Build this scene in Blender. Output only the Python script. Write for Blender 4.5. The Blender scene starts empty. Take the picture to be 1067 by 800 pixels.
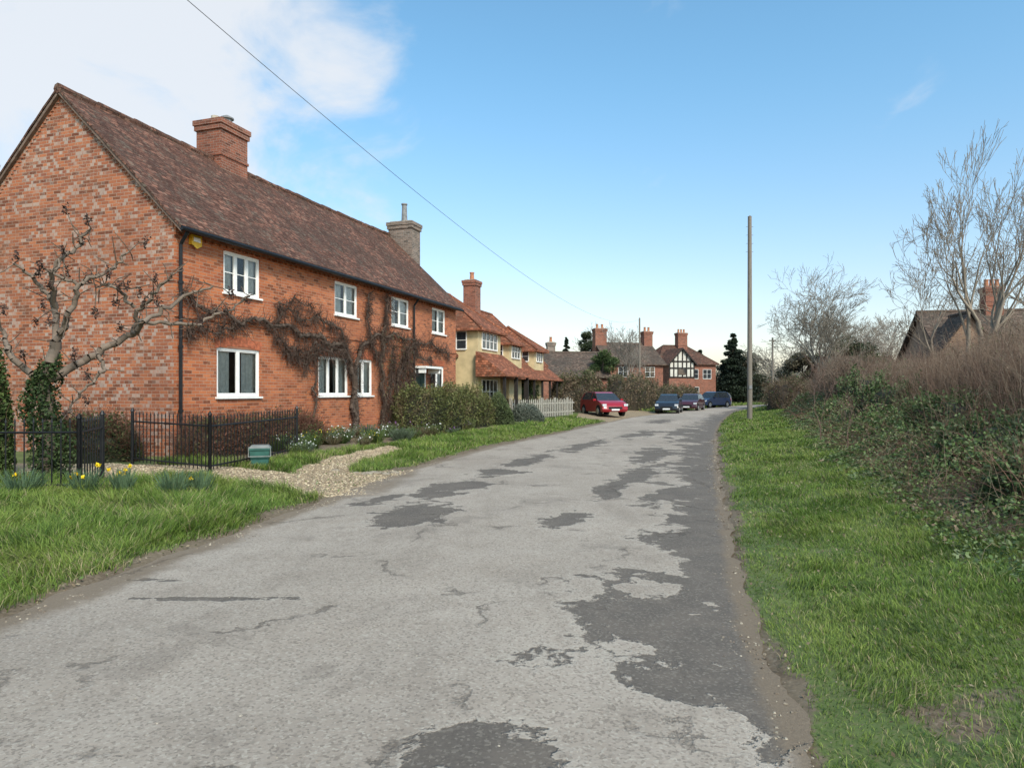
import bpy, math, random
import numpy as np
from mathutils import Vector, Matrix
rng=np.random.default_rng(7); random.seed(7)
scene=bpy.context.scene
COL=scene.collection
# ------------------------------------------------------------------ helpers
class NT:
    def __init__(s,name):
        s.mat=bpy.data.materials.new(name); s.mat.use_nodes=True
        s.t=s.mat.node_tree; s.b=s.t.nodes['Principled BSDF']; s.out=s.t.nodes['Material Output']
        s.b.inputs['Specular IOR Level'].default_value=0.3
    def n(s,typ,ins=None,**kw):
        x=s.t.nodes.new(typ)
        for k,v in kw.items(): setattr(x,k,v)
        if ins:
            for k,v in ins.items():
                if hasattr(v,'is_output') : s.t.links.new(v,x.inputs[k])
                else: x.inputs[k].default_value=v
        return x
    def link(s,a,b): s.t.links.new(a,b)
    def math(s,op,a,b=0.0,clamp=False):
        x=s.t.nodes.new('ShaderNodeMath'); x.operation=op; x.use_clamp=clamp
        for i,v in enumerate((a,b)):
            if hasattr(v,'is_output'): s.t.links.new(v,x.inputs[i])
            else: x.inputs[i].default_value=v
        return x.outputs[0]
    def mix(s,f,a,b,blend='MIX'):
        x=s.t.nodes.new('ShaderNodeMix'); x.data_type='RGBA'; x.blend_type=blend
        for i,v in ((0,f),(6,a),(7,b)):
            if hasattr(v,'is_output'): s.t.links.new(v,x.inputs[i])
            elif i==0: x.inputs[i].default_value=v
            else: x.inputs[i].default_value=(*v,1) if len(v)==3 else v
        return x.outputs[2]
    def noise(s,vec,scale,detail=4,rough=.55,dist=0):
        x=s.n('ShaderNodeTexNoise',{'Scale':scale,'Detail':detail,'Roughness':rough,'Distortion':dist})
        if vec is not None: s.link(vec,x.inputs['Vector'])
        return x.outputs['Fac']
    def ramp(s,f,a,b):
        x=s.t.nodes.new('ShaderNodeMapRange'); x.interpolation_type='SMOOTHSTEP'
        s.link(f,x.inputs[0]); x.inputs[1].default_value=a; x.inputs[2].default_value=b
        return x.outputs[0]
    def bump(s,h,strength=.3,dist=.01):
        x=s.n('ShaderNodeBump',{'Strength':strength,'Distance':dist}); s.link(h,x.inputs['Height'])
        s.link(x.outputs[0],s.b.inputs['Normal'])
    def color(s,c): s.link(c,s.b.inputs['Base Color'])

def simple(name,c,rough=.6,metal=0,var=.15,scale=8,spec=.3,coat=0):
    m=NT(name); tc=m.n('ShaderNodeTexCoord').outputs['Object']
    f=m.noise(tc,scale,5)
    a=tuple(x*(1-var) for x in c); b=tuple(min(1,x*(1+var)) for x in c)
    m.color(m.mix(m.ramp(f,.3,.7),a,b))
    m.b.inputs['Roughness'].default_value=rough; m.b.inputs['Metallic'].default_value=metal
    m.b.inputs['Specular IOR Level'].default_value=spec
    m.b.inputs['Coat Weight'].default_value=coat
    return m.mat

def brick_mat(name,c1,c2,mortar,pale,pale_amt,w=.225,h=.075,ms=.006,header=None,hd_thr=.8,dark=None,dk_thr=.9):
    m=NT(name); uv=m.n('ShaderNodeUVMap').outputs[0]
    def bt(a,b,mo,w,ms,off=0):
        x=m.n('ShaderNodeTexBrick',{'Scale':1.0,'Mortar Size':ms,'Mortar Smooth':.4,'Brick Width':w,'Row Height':h,'Color1':(*a,1),'Color2':(*b,1),'Mortar':(*mo,1)})
        if off:
            mp=m.n('ShaderNodeMapping',{'Location':(off*w*2,off*h*2,0)}); m.link(uv,mp.inputs[0]); m.link(mp.outputs[0],x.inputs['Vector'])
        else: m.link(uv,x.inputs['Vector'])
        return x
    b=bt(c1,c2,mortar,w,ms)
    col=b.outputs['Color']
    def spots(col,c,thr,off,ww,namt,ns,amt):
        hx=bt((0,0,0),(1,1,1),(0,0,0),ww,ms,off)
        hm=m.n('ShaderNodeRGBToBW'); m.link(hx.outputs['Color'],hm.inputs[0])
        n1=m.noise(uv,ns,3)
        f=m.ramp(m.math('ADD',hm.outputs[0],m.math('MULTIPLY',m.math('SUBTRACT',n1,.5),namt)),thr-.05,thr+.05)
        return m.mix(m.math('MULTIPLY',f,amt),col,c)
    if header: col=spots(col,header,hd_thr,0,w/2,.35,.7,.62)
    col=spots(col,dark or tuple(x*.42 for x in c2),dk_thr,7,w,.4,.5,.7)
    n=m.noise(uv,1.3,6,.65); n2=m.noise(uv,17,4,.7)
    f=m.math('MULTIPLY',m.ramp(m.math('ADD',m.math('MULTIPLY',n,.40),m.math('MULTIPLY',n2,.60)),.50,.66),pale_amt)
    col=m.mix(f,col,pale)
    n3=m.noise(uv,.5,4)
    col=m.mix(m.math('MULTIPLY',m.ramp(n3,.4,.75),.38),col,tuple(x*.42 for x in c1))
    n4=m.noise(uv,40,2)
    col=m.mix(.35,col,m.mix(n4,(.45,.45,.45),(1.5,1.5,1.5)),'MULTIPLY')
    m.color(col); m.b.inputs['Roughness'].default_value=.9
    inv=m.math('SUBTRACT',1,b.outputs['Fac'])
    m.bump(m.math('ADD',inv,m.math('MULTIPLY',n4,.4)),.5,.008)
    return m.mat

def tile_mat(name,c1,c2,lichen,amt=.5,w=.17,h=.11,dk=.7):
    m=NT(name); uv=m.n('ShaderNodeUVMap').outputs[0]
    def bt(a,b,mo,ww,off):
        x=m.n('ShaderNodeTexBrick',{'Scale':1.0,'Mortar Size':.008,'Mortar Smooth':.3,'Brick Width':ww,'Row Height':h,'Color1':(*a,1),'Color2':(*b,1),'Mortar':(*mo,1)})
        mp=m.n('ShaderNodeMapping',{'Location':(off*w*2,off*h*2,0)}); m.link(uv,mp.inputs[0]); m.link(mp.outputs[0],x.inputs['Vector'])
        return x.outputs['Color']
    col=bt(c1,c2,tuple(v*.25 for v in c1),w,0)
    r1=m.n('ShaderNodeRGBToBW'); m.link(bt((0,0,0),(1,1,1),(0,0,0),w,11),r1.inputs[0])
    n=m.noise(uv,.55,6,.7); n2=m.noise(uv,9,4,.7); n5=m.noise(uv,2.2,5,.7)
    col=m.mix(m.math('MULTIPLY',m.ramp(m.math('ADD',r1.outputs[0],m.math('SUBTRACT',n5,.5)),.62,.75),.65),col,tuple(v*.35 for v in c1))
    r2=m.n('ShaderNodeRGBToBW'); m.link(bt((0,0,0),(1,1,1),(0,0,0),w,23),r2.inputs[0])
    col=m.mix(m.math('MULTIPLY',m.ramp(m.math('ADD',r2.outputs[0],m.math('SUBTRACT',n5,.5)),.80,.9),.6),col,tuple(min(1,v*1.9) for v in c1))
    col=m.mix(m.math('MULTIPLY',m.ramp(n,.42,.62),dk),col,tuple(v*.45 for v in (c1[0]*.8,c1[1],c1[2]*1.1)))
    col=m.mix(m.math('MULTIPLY',m.ramp(m.math('ADD',m.math('MULTIPLY',n2,.6),m.math('MULTIPLY',n5,.4)),.50,.64),amt),col,lichen)
    m.color(col); m.b.inputs['Roughness'].default_value=.95; m.b.inputs['Specular IOR Level'].default_value=.15
    sep=m.n('ShaderNodeSeparateXYZ'); m.link(uv,sep.inputs[0])
    fr=m.math('FRACT',m.math('DIVIDE',sep.outputs[1],h))
    m.bump(m.math('ADD',m.math('ADD',m.math('SUBTRACT',1,fr),m.math('MULTIPLY',r1.outputs[0],.6)),m.math('MULTIPLY',n2,.7)),.85,.025)
    return m.mat

class MB:
    def __init__(s): s.v=[];s.f=[];s.m=[]
    def face(s,pts,m=0):
        i=len(s.v); s.v+=[tuple(p) for p in pts]; s.f.append(tuple(range(i,i+len(pts)))); s.m.append(m)
    def box(s,a,b,m=0):
        x0,y0,z0=a;x1,y1,z1=b
        s.face([(x0,y0,z0),(x1,y0,z0),(x1,y0,z1),(x0,y0,z1)],m)
        s.face([(x1,y1,z0),(x0,y1,z0),(x0,y1,z1),(x1,y1,z1)],m)
        s.face([(x0,y1,z0),(x0,y0,z0),(x0,y0,z1),(x0,y1,z1)],m)
        s.face([(x1,y0,z0),(x1,y1,z0),(x1,y1,z1),(x1,y0,z1)],m)
        s.face([(x0,y0,z1),(x1,y0,z1),(x1,y1,z1),(x0,y1,z1)],m)
        s.face([(x0,y1,z0),(x1,y1,z0),(x1,y0,z0),(x0,y0,z0)],m)
    def cyl(s,p0,p1,r0,r1,m=0,K=12,cap=True):
        p0=Vector(p0);p1=Vector(p1);d=(p1-p0).normalized()
        a=d.orthogonal().normalized();b=d.cross(a)
        r=[(math.cos(2*math.pi*k/K),math.sin(2*math.pi*k/K)) for k in range(K)]
        A=[p0+(a*c+b*q)*r0 for c,q in r];B=[p1+(a*c+b*q)*r1 for c,q in r]
        for k in range(K):
            j=(k+1)%K; s.face([A[k],A[j],B[j],B[k]],m)
        if cap: s.face(B,m); s.face(A[::-1],m)
    def build(s,name,mats,parent=None,loc=None,rot=0,smooth=False,bevel=0):
        me=bpy.data.meshes.new(name); me.from_pydata(s.v,[],s.f)
        for m in mats: me.materials.append(m)
        me.polygons.foreach_set('material_index',s.m)
        uvl=me.uv_layers.new(name='UVMap')
        for p in me.polygons:
            n=p.normal
            u=Vector((0,0,1)).cross(n)
            u=Vector((1,0,0)) if u.length<.05 else u.normalized()
            w=n.cross(u)
            for li in p.loop_indices:
                co=me.vertices[me.loops[li].vertex_index].co
                uvl.data[li].uv=(co.dot(u)+50,co.dot(w)+50)
        o=bpy.data.objects.new(name,me); COL.objects.link(o)
        if parent: o.parent=parent
        if loc: o.location=loc
        o.rotation_euler=(0,0,rot)
        if smooth:
            import bmesh
            bm=bmesh.new(); bm.from_mesh(me); bmesh.ops.remove_doubles(bm,verts=bm.verts,dist=.0004); bm.to_mesh(me); bm.free()
            me.polygons.foreach_set('use_smooth',[True]*len(me.polygons))
            try: me.set_sharp_from_angle(angle=math.radians(38))
            except Exception: pass
        if bevel:
            b=o.modifiers.new('b','BEVEL'); b.width=bevel; b.segments=2
        return o

def empty(name,loc=(0,0,0),rot=0):
    e=bpy.data.objects.new(name,None); COL.objects.link(e); e.location=loc; e.rotation_euler=(0,0,rot); e.empty_display_size=.2
    return e

class QM:
    """numpy quad accumulator with per vertex colour"""
    def __init__(s): s.V=[];s.Q=[];s.C=[];s.n=0
    def add(s,V,Q,C):
        s.V.append(V.reshape(-1,3)); s.Q.append(Q.reshape(-1,4)+s.n)
        C=np.broadcast_to(C,(len(s.V[-1]),3)); s.C.append(C); s.n+=len(s.V[-1])
    def tubes(s,P0,P1,R0,R1,col,K=4,var=.15):
        P0=np.asarray(P0,float).reshape(-1,3);P1=np.asarray(P1,float).reshape(-1,3);N=len(P0)
        if N==0: return
        R0=np.broadcast_to(R0,(N,));R1=np.broadcast_to(R1,(N,))
        d=P1-P0; d/= (np.linalg.norm(d,axis=1,keepdims=True)+1e-9)
        ref=np.where(np.abs(d[:,2:3])>.9,np.array([[1,0,0.]]),np.array([[0,0,1.]]))
        a=np.cross(d,ref); a/=np.linalg.norm(a,axis=1,keepdims=True)+1e-9; b=np.cross(d,a)
        an=np.arange(K)*2*np.pi/K
        ring=a[:,None,:]*np.cos(an)[None,:,None]+b[:,None,:]*np.sin(an)[None,:,None]
        A=P0[:,None,:]+ring*R0[:,None,None];B=P1[:,None,:]+ring*R1[:,None,None]
        V=np.concatenate([A,B],1)
        k=np.arange(K);j=(k+1)%K
        q=np.stack([k,j,j+K,k+K],1)
        Q=q[None]+(np.arange(N)*2*K)[:,None,None]
        c=np.asarray(col)[None,:]*(1+var*rng.uniform(-1,1,(N,1))) if np.ndim(col)==1 else col
        s.add(V,Q,np.repeat(c,2*K,0))
    def leaves(s,P,size,cols,aspect=.55,up=.3,var=.25):
        N=len(P)
        if N==0: return
        nrm=rng.normal(size=(N,3)); nrm[:,2]+=up; nrm/=np.linalg.norm(nrm,axis=1,keepdims=True)
        u=np.cross(nrm,rng.normal(size=(N,3)));u/=np.linalg.norm(u,axis=1,keepdims=True)+1e-9;w=np.cross(nrm,u)
        sz=(np.broadcast_to(size,(N,))*rng.uniform(.6,1.3,N))[:,None]
        V=np.stack([P+u*sz,P+w*sz*aspect,P-u*sz,P-w*sz*aspect],1)
        Q=np.arange(N*4).reshape(N,4)
        cols=np.asarray(cols,float)
        if cols.ndim==1: cols=cols[None]
        c=cols[rng.integers(0,len(cols),N)] if len(cols)!=N else cols
        c=c*(1+var*rng.uniform(-1,1,(N,1)))
        s.add(V,Q,np.repeat(c,4,0))
    def stones(s,P,size,cols):
        N=len(P);a=rng.uniform(0,6.28,N);sz=np.broadcast_to(size,(N,))*rng.uniform(.5,1.5,N)
        u=np.stack([np.cos(a),np.sin(a),0*a],1)*sz[:,None];w=np.stack([-np.sin(a),np.cos(a),0*a],1)*(sz*rng.uniform(.5,1,N))[:,None]
        h=np.stack([0*a,0*a,sz*rng.uniform(.5,.9,N)],1)
        B=[P+u+w,P-u+w,P-u-w,P+u-w];T=[P+h+(u*k1+w*k2)*.6 for k1,k2 in ((1,1),(-1,1),(-1,-1),(1,-1))]
        V=np.stack(B+T,1);q=np.array([[4,5,6,7],[0,1,5,4],[1,2,6,5],[2,3,7,6],[3,0,4,7]])
        Q=q[None]+(np.arange(N)*8)[:,None,None]
        cols=np.asarray(cols,float);c=cols[rng.integers(0,len(cols),N)]*(1+.25*rng.uniform(-1,1,(N,1)))
        s.add(V,Q,np.repeat(c,8,0))
    def build(s,name,mat,smooth=True,parent=None):
        V=np.concatenate(s.V).astype(np.float32);Q=np.concatenate(s.Q).astype(np.int32);C=np.concatenate(s.C)
        me=bpy.data.meshes.new(name); me.vertices.add(len(V)); me.vertices.foreach_set('co',V.ravel())
        me.loops.add(Q.size); me.loops.foreach_set('vertex_index',Q.ravel())
        me.polygons.add(len(Q)); me.polygons.foreach_set('loop_start',np.arange(len(Q),dtype=np.int32)*4)
        me.polygons.foreach_set('use_smooth',np.full(len(Q),smooth))
        ca=me.color_attributes.new('Col','FLOAT_COLOR','POINT')
        ca.data.foreach_set('color',np.concatenate([np.clip(C,0,1),np.ones((len(C),1))],1).astype(np.float32).ravel())
        me.update(calc_edges=True); me.validate()
        me.materials.append(mat)
        o=bpy.data.objects.new(name,me); COL.objects.link(o)
        if parent: o.parent=parent
        return o

def sm(x): x=np.clip(x,0,1); return x*x*(3-2*x)
_ph=rng.uniform(0,6.28,(64,3))
def nz(x,y,sc=1.0,oct=4,seed=0):
    x=np.asarray(x,float)*sc;y=np.asarray(y,float)*sc;r=0;a=1;t=0
    for o in range(oct):
        p=_ph[(o*5+seed*7)%60];q=_ph[(o*5+seed*7+1)%60]
        th=p[0]
        xr=x*math.cos(th)-y*math.sin(th);yr=x*math.sin(th)+y*math.cos(th)
        r=r+a*(np.sin(xr*1.7+p[1]+1.3*np.sin(yr*1.1+q[0]))*np.sin(yr*1.9+p[2]+1.1*np.sin(xr*1.3+q[1])))
        t+=a; x=x*2.07+3.1;y=y*2.07-1.7;a*=.55
    return r/t   # ~ -1..1

# ------------------------------------------------------------------ materials
def attr_mat(name,rough=.7,transl=.0,nscale=30):
    m=NT(name); a=m.n('ShaderNodeAttribute',attribute_name='Col').outputs['Color']
    tc=m.n('ShaderNodeTexCoord').outputs['Object']; f=m.noise(tc,nscale,3)
    col=m.mix(.5,a,m.mix(f,(.5,.5,.5),(1.5,1.5,1.5)),'MULTIPLY')
    m.color(col); m.b.inputs['Roughness'].default_value=rough
    if transl:
        t=m.n('ShaderNodeBsdfTranslucent'); m.link(col,t.inputs['Color'])
        x=m.n('ShaderNodeMixShader',{0:transl}); m.link(m.b.outputs[0],x.inputs[1]); m.link(t.outputs[0],x.inputs[2])
        m.link(x.outputs[0],m.out.inputs['Surface'])
    return m.mat
LEAF=attr_mat('leaf_mat',.65,.25); BARK=attr_mat('bark_mat',.9); GRASS=attr_mat('grass_blade_mat',.6,.3,3)
BR_F=brick_mat('brick_front',(.50,.158,.062),(.31,.088,.040),(.36,.26,.19),(.50,.31,.20),.36,dk_thr=.83)
BR_G=brick_mat('brick_gable',(.44,.148,.066),(.26,.085,.047),(.38,.31,.24),(.46,.34,.26),.48,header=(.44,.38,.33),hd_thr=.79,dk_thr=.80)
BR_D=brick_mat('brick_dark',(.31,.105,.06),(.19,.068,.042),(.33,.27,.22),(.35,.25,.2),.3)
BR_GREY=brick_mat('brick_grey',(.25,.18,.14),(.13,.10,.08),(.35,.32,.28),(.35,.32,.28),.5)
BR_T=brick_mat('brick_tan',(.38,.24,.15),(.27,.16,.11),(.42,.36,.3),(.48,.37,.27),.4)
RF=tile_mat('roof_tiles_old',(.175,.082,.056),(.088,.048,.037),(.21,.185,.14),.50)
RF_R=tile_mat('roof_tiles_red',(.32,.115,.062),(.19,.07,.043),(.26,.2,.15),.36,dk=.6)
RF_B=tile_mat('roof_tiles_brown',(.155,.105,.08),(.095,.068,.053),(.19,.17,.13),.5)
WHITE=simple('white_paint',(.80,.78,.74),.45,var=.05)
BLACKP=simple('black_metal',(.010,.010,.011),.45,var=.3,spec=.35)
CREAM=simple('cream_render',(.56,.44,.25),.85,var=.14,scale=2)
TUDOR=simple('white_render',(.58,.55,.48),.85,var=.1,scale=2)
DARKW=simple('dark_timber',(.025,.02,.017),.7,var=.3)
STONE=simple('stone',(.36,.31,.25),.85,var=.35,scale=6)
LEAD=simple('lead_grey',(.2,.2,.2),.6,var=.2)
CURT=simple('curtain',(.66,.63,.57),.9,var=.12,scale=12)
ROOM=simple('room_dark',(.03,.028,.025),.9)
DOOR=simple('door_green',(.03,.06,.045),.4)
CLAY=simple('clay_pot',(.40,.17,.09),.8,var=.2)
WOOD=simple('weathered_wood',(.36,.33,.28),.85,var=.3,scale=14)
def pole_mat():
    m=NT('pole_wood'); tc=m.n('ShaderNodeTexCoord').outputs['Object']
    mp=m.n('ShaderNodeMapping',{'Scale':(14,14,.6)}); m.link(tc,mp.inputs[0])
    f=m.noise(mp.outputs[0],3,5); m.color(m.mix(f,(.11,.09,.075),(.30,.26,.21))); m.b.inputs['Roughness'].default_value=.9
    m.bump(f,.4,.01); return m.mat
POLE=pole_mat()
def glass_mat():
    m=NT('window_glass'); fr=m.n('ShaderNodeFresnel',{'IOR':1.5}).outputs[0]
    t=m.n('ShaderNodeBsdfTransparent',{'Color':(.9,.93,.92,1)}); g=m.n('ShaderNodeBsdfGlossy',{'Roughness':.03})
    x=m.n('ShaderNodeMixShader'); m.link(m.math('ADD',m.math('MULTIPLY',fr,1.2),.04,True),x.inputs[0]); m.link(t.outputs[0],x.inputs[1]); m.link(g.outputs[0],x.inputs[2])
    m.link(x.outputs[0],m.out.inputs['Surface']); return m.mat
GLASS=glass_mat()
GLD=simple('dark_glass',(.03,.035,.04),.06,var=.2,spec=.8)

# ------------------------------------------------------------------ road / terrain geometry
LY=[-6,2,4.95,7,9.6,12,14,19.5,30,43.4,53,73,85,100,160];LX=[-3.9,-3.9,-3.72,-3.35,-2.95,-2.6,-2.3,-.92,2.8,7.4,12.0,22,30,45,110]
RY=[-6,1.5,3,4.85,6.8,9.6,16.3,27.9,38,53,72,82,95,160];RX=[.9,1.12,1.25,1.62,2.15,2.93,4.85,8.3,11.6,17,26,33,47,120]
_ys=np.arange(-6,160,.25)
def _smooth(a,k=9):
    p=np.pad(a,k//2,mode='edge'); return np.convolve(p,np.ones(k)/k,'valid')
_L=_smooth(np.interp(_ys,LY,LX));_R=_smooth(np.interp(_ys,RY,RX))
def RL(y): return np.interp(y,_ys,_L)
def RR(y): return np.interp(y,_ys,_R)
def droad(x,y):
    l=RL(y);r=RR(y); c=.93
    return np.maximum((l-x),(x-r))*c, (x>r)
def hgt(x,y):
    x=np.asarray(x,float);y=np.asarray(y,float)
    d,right=droad(x,y)
    dn=d+.10*nz(x,y,1.6,3,1)
    h=-.055+.085*sm((dn+.2)/.6)
    side=np.where(right,.30*sm((d-.2)/3.6)+.40*sm((d-2.6)/4),.20*sm((d-.4)/3.0))
    fade=1-sm((y-60)/40)
    h=h+side*fade+ np.where(d>.2,.022,.006)*nz(x,y,1.3,4,2)
    return h
G1=np.array([(-2.2,10.9),(-3.1,10.7),(-4.2,11.2),(-5.4,11.7),(-6.3,10.7),(-10,10.4),(-10,13.6),(-5.4,13.1),(-4.3,13.0),(-3.6,13.3),(-2.1,14.4)])
G2=np.array([(-4.3,12.9),(-3.3,13.4),(-3.3,15.2),(-2.9,18.6),(-3.5,18.9),(-4.1,15.6)])
G3=np.array([(3.6,38.5),(5.6,37.3),(8,43),(12.5,53),(9.5,54),(4.5,46)])
def sdpoly(x,y,P):
    x=np.asarray(x,float);y=np.asarray(y,float)
    ins=np.zeros(x.shape,bool);dm=np.full(x.shape,1e9);n=len(P)
    for i in range(n):
        a=P[i];b=P[(i+1)%n]
        c=((a[1]>y)!=(b[1]>y))&(x<(b[0]-a[0])*(y-a[1])/(b[1]-a[1]+1e-12)+a[0]); ins^=c
        e=b-a; t=np.clip(((x-a[0])*e[0]+(y-a[1])*e[1])/(e@e),0,1)
        dm=np.minimum(dm,np.hypot(x-a[0]-t*e[0],y-a[1]-t*e[1]))
    return np.where(ins,dm,-dm)
def gravel(x,y):
    s=np.maximum(np.maximum(sdpoly(x,y,G1),sdpoly(x,y,G2)),sdpoly(x,y,G3))
    return sm((s+.12*nz(x,y,2.2,3,3)+.1)/.2)
BY=[2,4,5,6,8.6,14.3,22,30,50,70];BX=[4.6,4.4,4.25,4.3,4.9,7.0,9.7,12.4,19.5,27.5]      # front of bramble bank
HY=[4,9,12,16,24,34,45];HX=[8.6,9.6,10.6,12.0,14.8,18.0,21.6]            # tall hedge line
def dirt(x,y):
    d,right=droad(x,y)
    w=np.where(right,.03,.12)+.20*nz(x,y,.9,4,4)
    e=1-sm((d-w)/.25)
    bald=sm((nz(x,y,.75,4,30)-.42)/.3)*.7*(1-sm((d-.9)/.8))*right
    b=np.where(right,sm((x-np.interp(y,BY,BX)+.1+.4*nz(x,y,1.0,3,8))/.6),0)*.9*sm((y-2.6)/1.5)
    u=(x+7.33)*.316+(y-14.8)*.949; s=-((x+7.33)*.949-(y-14.8)*.316)
    bed=((u>0)&(u<16)&(s>-2.0)&(s<.2))*.85
    return np.clip(np.maximum.reduce([e,b,bed,bald]),0,1)

def nonuni(a,b,fine,grow,lo,hi):
    c=list(np.arange(a,b,fine));s=fine;x=c[-1]
    while x<hi: s*=grow; x+=s; c.append(x)
    s=fine;x=c[0];pre=[]
    while x>lo: s*=grow; x-=s; pre.append(x)
    return np.array(pre[::-1]+c)
def grid_mesh(name,X,Y,Z,mat,attrs):
    ny,nx=X.shape
    V=np.stack([X,Y,Z],-1).reshape(-1,3).astype(np.float32)
    i=np.arange((ny-1)*(nx-1)); r=i//(nx-1);c=i%(nx-1);a=r*nx+c
    Q=np.stack([a,a+1,a+nx+1,a+nx],1).astype(np.int32)
    me=bpy.data.meshes.new(name); me.vertices.add(len(V)); me.vertices.foreach_set('co',V.ravel())
    me.loops.add(Q.size); me.loops.foreach_set('vertex_index',Q.ravel())
    me.polygons.add(len(Q)); me.polygons.foreach_set('loop_start',np.arange(len(Q),dtype=np.int32)*4)
    me.polygons.foreach_set('use_smooth',np.ones(len(Q),bool))
    ca=me.color_attributes.new('Col','FLOAT_COLOR','POINT')
    A=np.stack([attrs[0],attrs[1],attrs[2],np.ones_like(X)],-1).astype(np.float32)
    ca.data.foreach_set('color',A.ravel()); me.update(calc_edges=True); me.materials.append(mat)
    o=bpy.data.objects.new(name,me); COL.objects.link(o); return o

def ground_mat():
    m=NT('ground_mat'); tc=m.n('ShaderNodeTexCoord').outputs['Object']
    at=m.n('ShaderNodeAttribute',attribute_name='Col').outputs['Color']
    sp=m.n('ShaderNodeSeparateColor'); m.link(at,sp.inputs[0]); gr,di,_=sp.outputs[:3]
    n1=m.noise(tc,1.2,6,.6);n2=m.noise(tc,18,5,.7);n3=m.noise(tc,.03,3)
    g=m.mix(m.ramp(n1,.35,.65),(.065,.10,.025),(.11,.145,.04))
    g=m.mix(m.math('MULTIPLY',m.ramp(n2,.45,.65),.5),g,(.15,.12,.065))
    g=m.mix(m.math('MULTIPLY',n3,.4),g,(.12,.14,.05))
    v=m.n('ShaderNodeTexVoronoi',{'Scale':38.0,'Randomness':1.0}); m.link(tc,v.inputs['Vector'])
    vs=m.n('ShaderNodeSeparateColor'); m.link(v.outputs['Color'],vs.inputs[0])
    gv=m.mix(vs.outputs[0],(.24,.17,.10),(.48,.37,.235))
    gv=m.mix(m.math('MULTIPLY',m.ramp(v.outputs['Distance'],.3,.6),.6),gv,(.13,.09,.055))
    gv=m.mix(m.math('MULTIPLY',m.ramp(n1,.5,.7),.35),gv,(.18,.14,.09))
    dt=m.mix(m.ramp(n2,.3,.7),(.080,.056,.035),(.165,.122,.080))
    dt=m.mix(m.math('MULTIPLY',m.ramp(n1,.4,.6),.4),dt,(.19,.15,.10))
    dt=m.mix(m.math('MULTIPLY',m.ramp(vs.outputs[1],.8,.95),.3),dt,(.28,.23,.17))
    c=m.mix(m.ramp(m.math('ADD',di,m.math('MULTIPLY',m.math('SUBTRACT',n2,.5),.8)),.3,.6),g,dt)
    c=m.mix(m.ramp(m.math('ADD',gr,m.math('MULTIPLY',m.math('SUBTRACT',n2,.5),.6)),.35,.6),c,gv)
    m.color(c); m.b.inputs['Roughness'].default_value=.95
    m.bump(m.math('ADD',m.math('MULTIPLY',n2,.5),m.math('MULTIPLY',v.outputs['Distance'],-.4)),.5,.014)
    return m.mat
xs=nonuni(-11,14,.10,1.09,-900,900);ys=nonuni(1.2,30,.10,1.05,-60,1500)
X,Y=np.meshgrid(xs,ys);Z=hgt(X,Y)
grid_mesh('ground',X,Y,Z,ground_mat(),[gravel(X,Y),dirt(X,Y),X*0])

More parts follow.
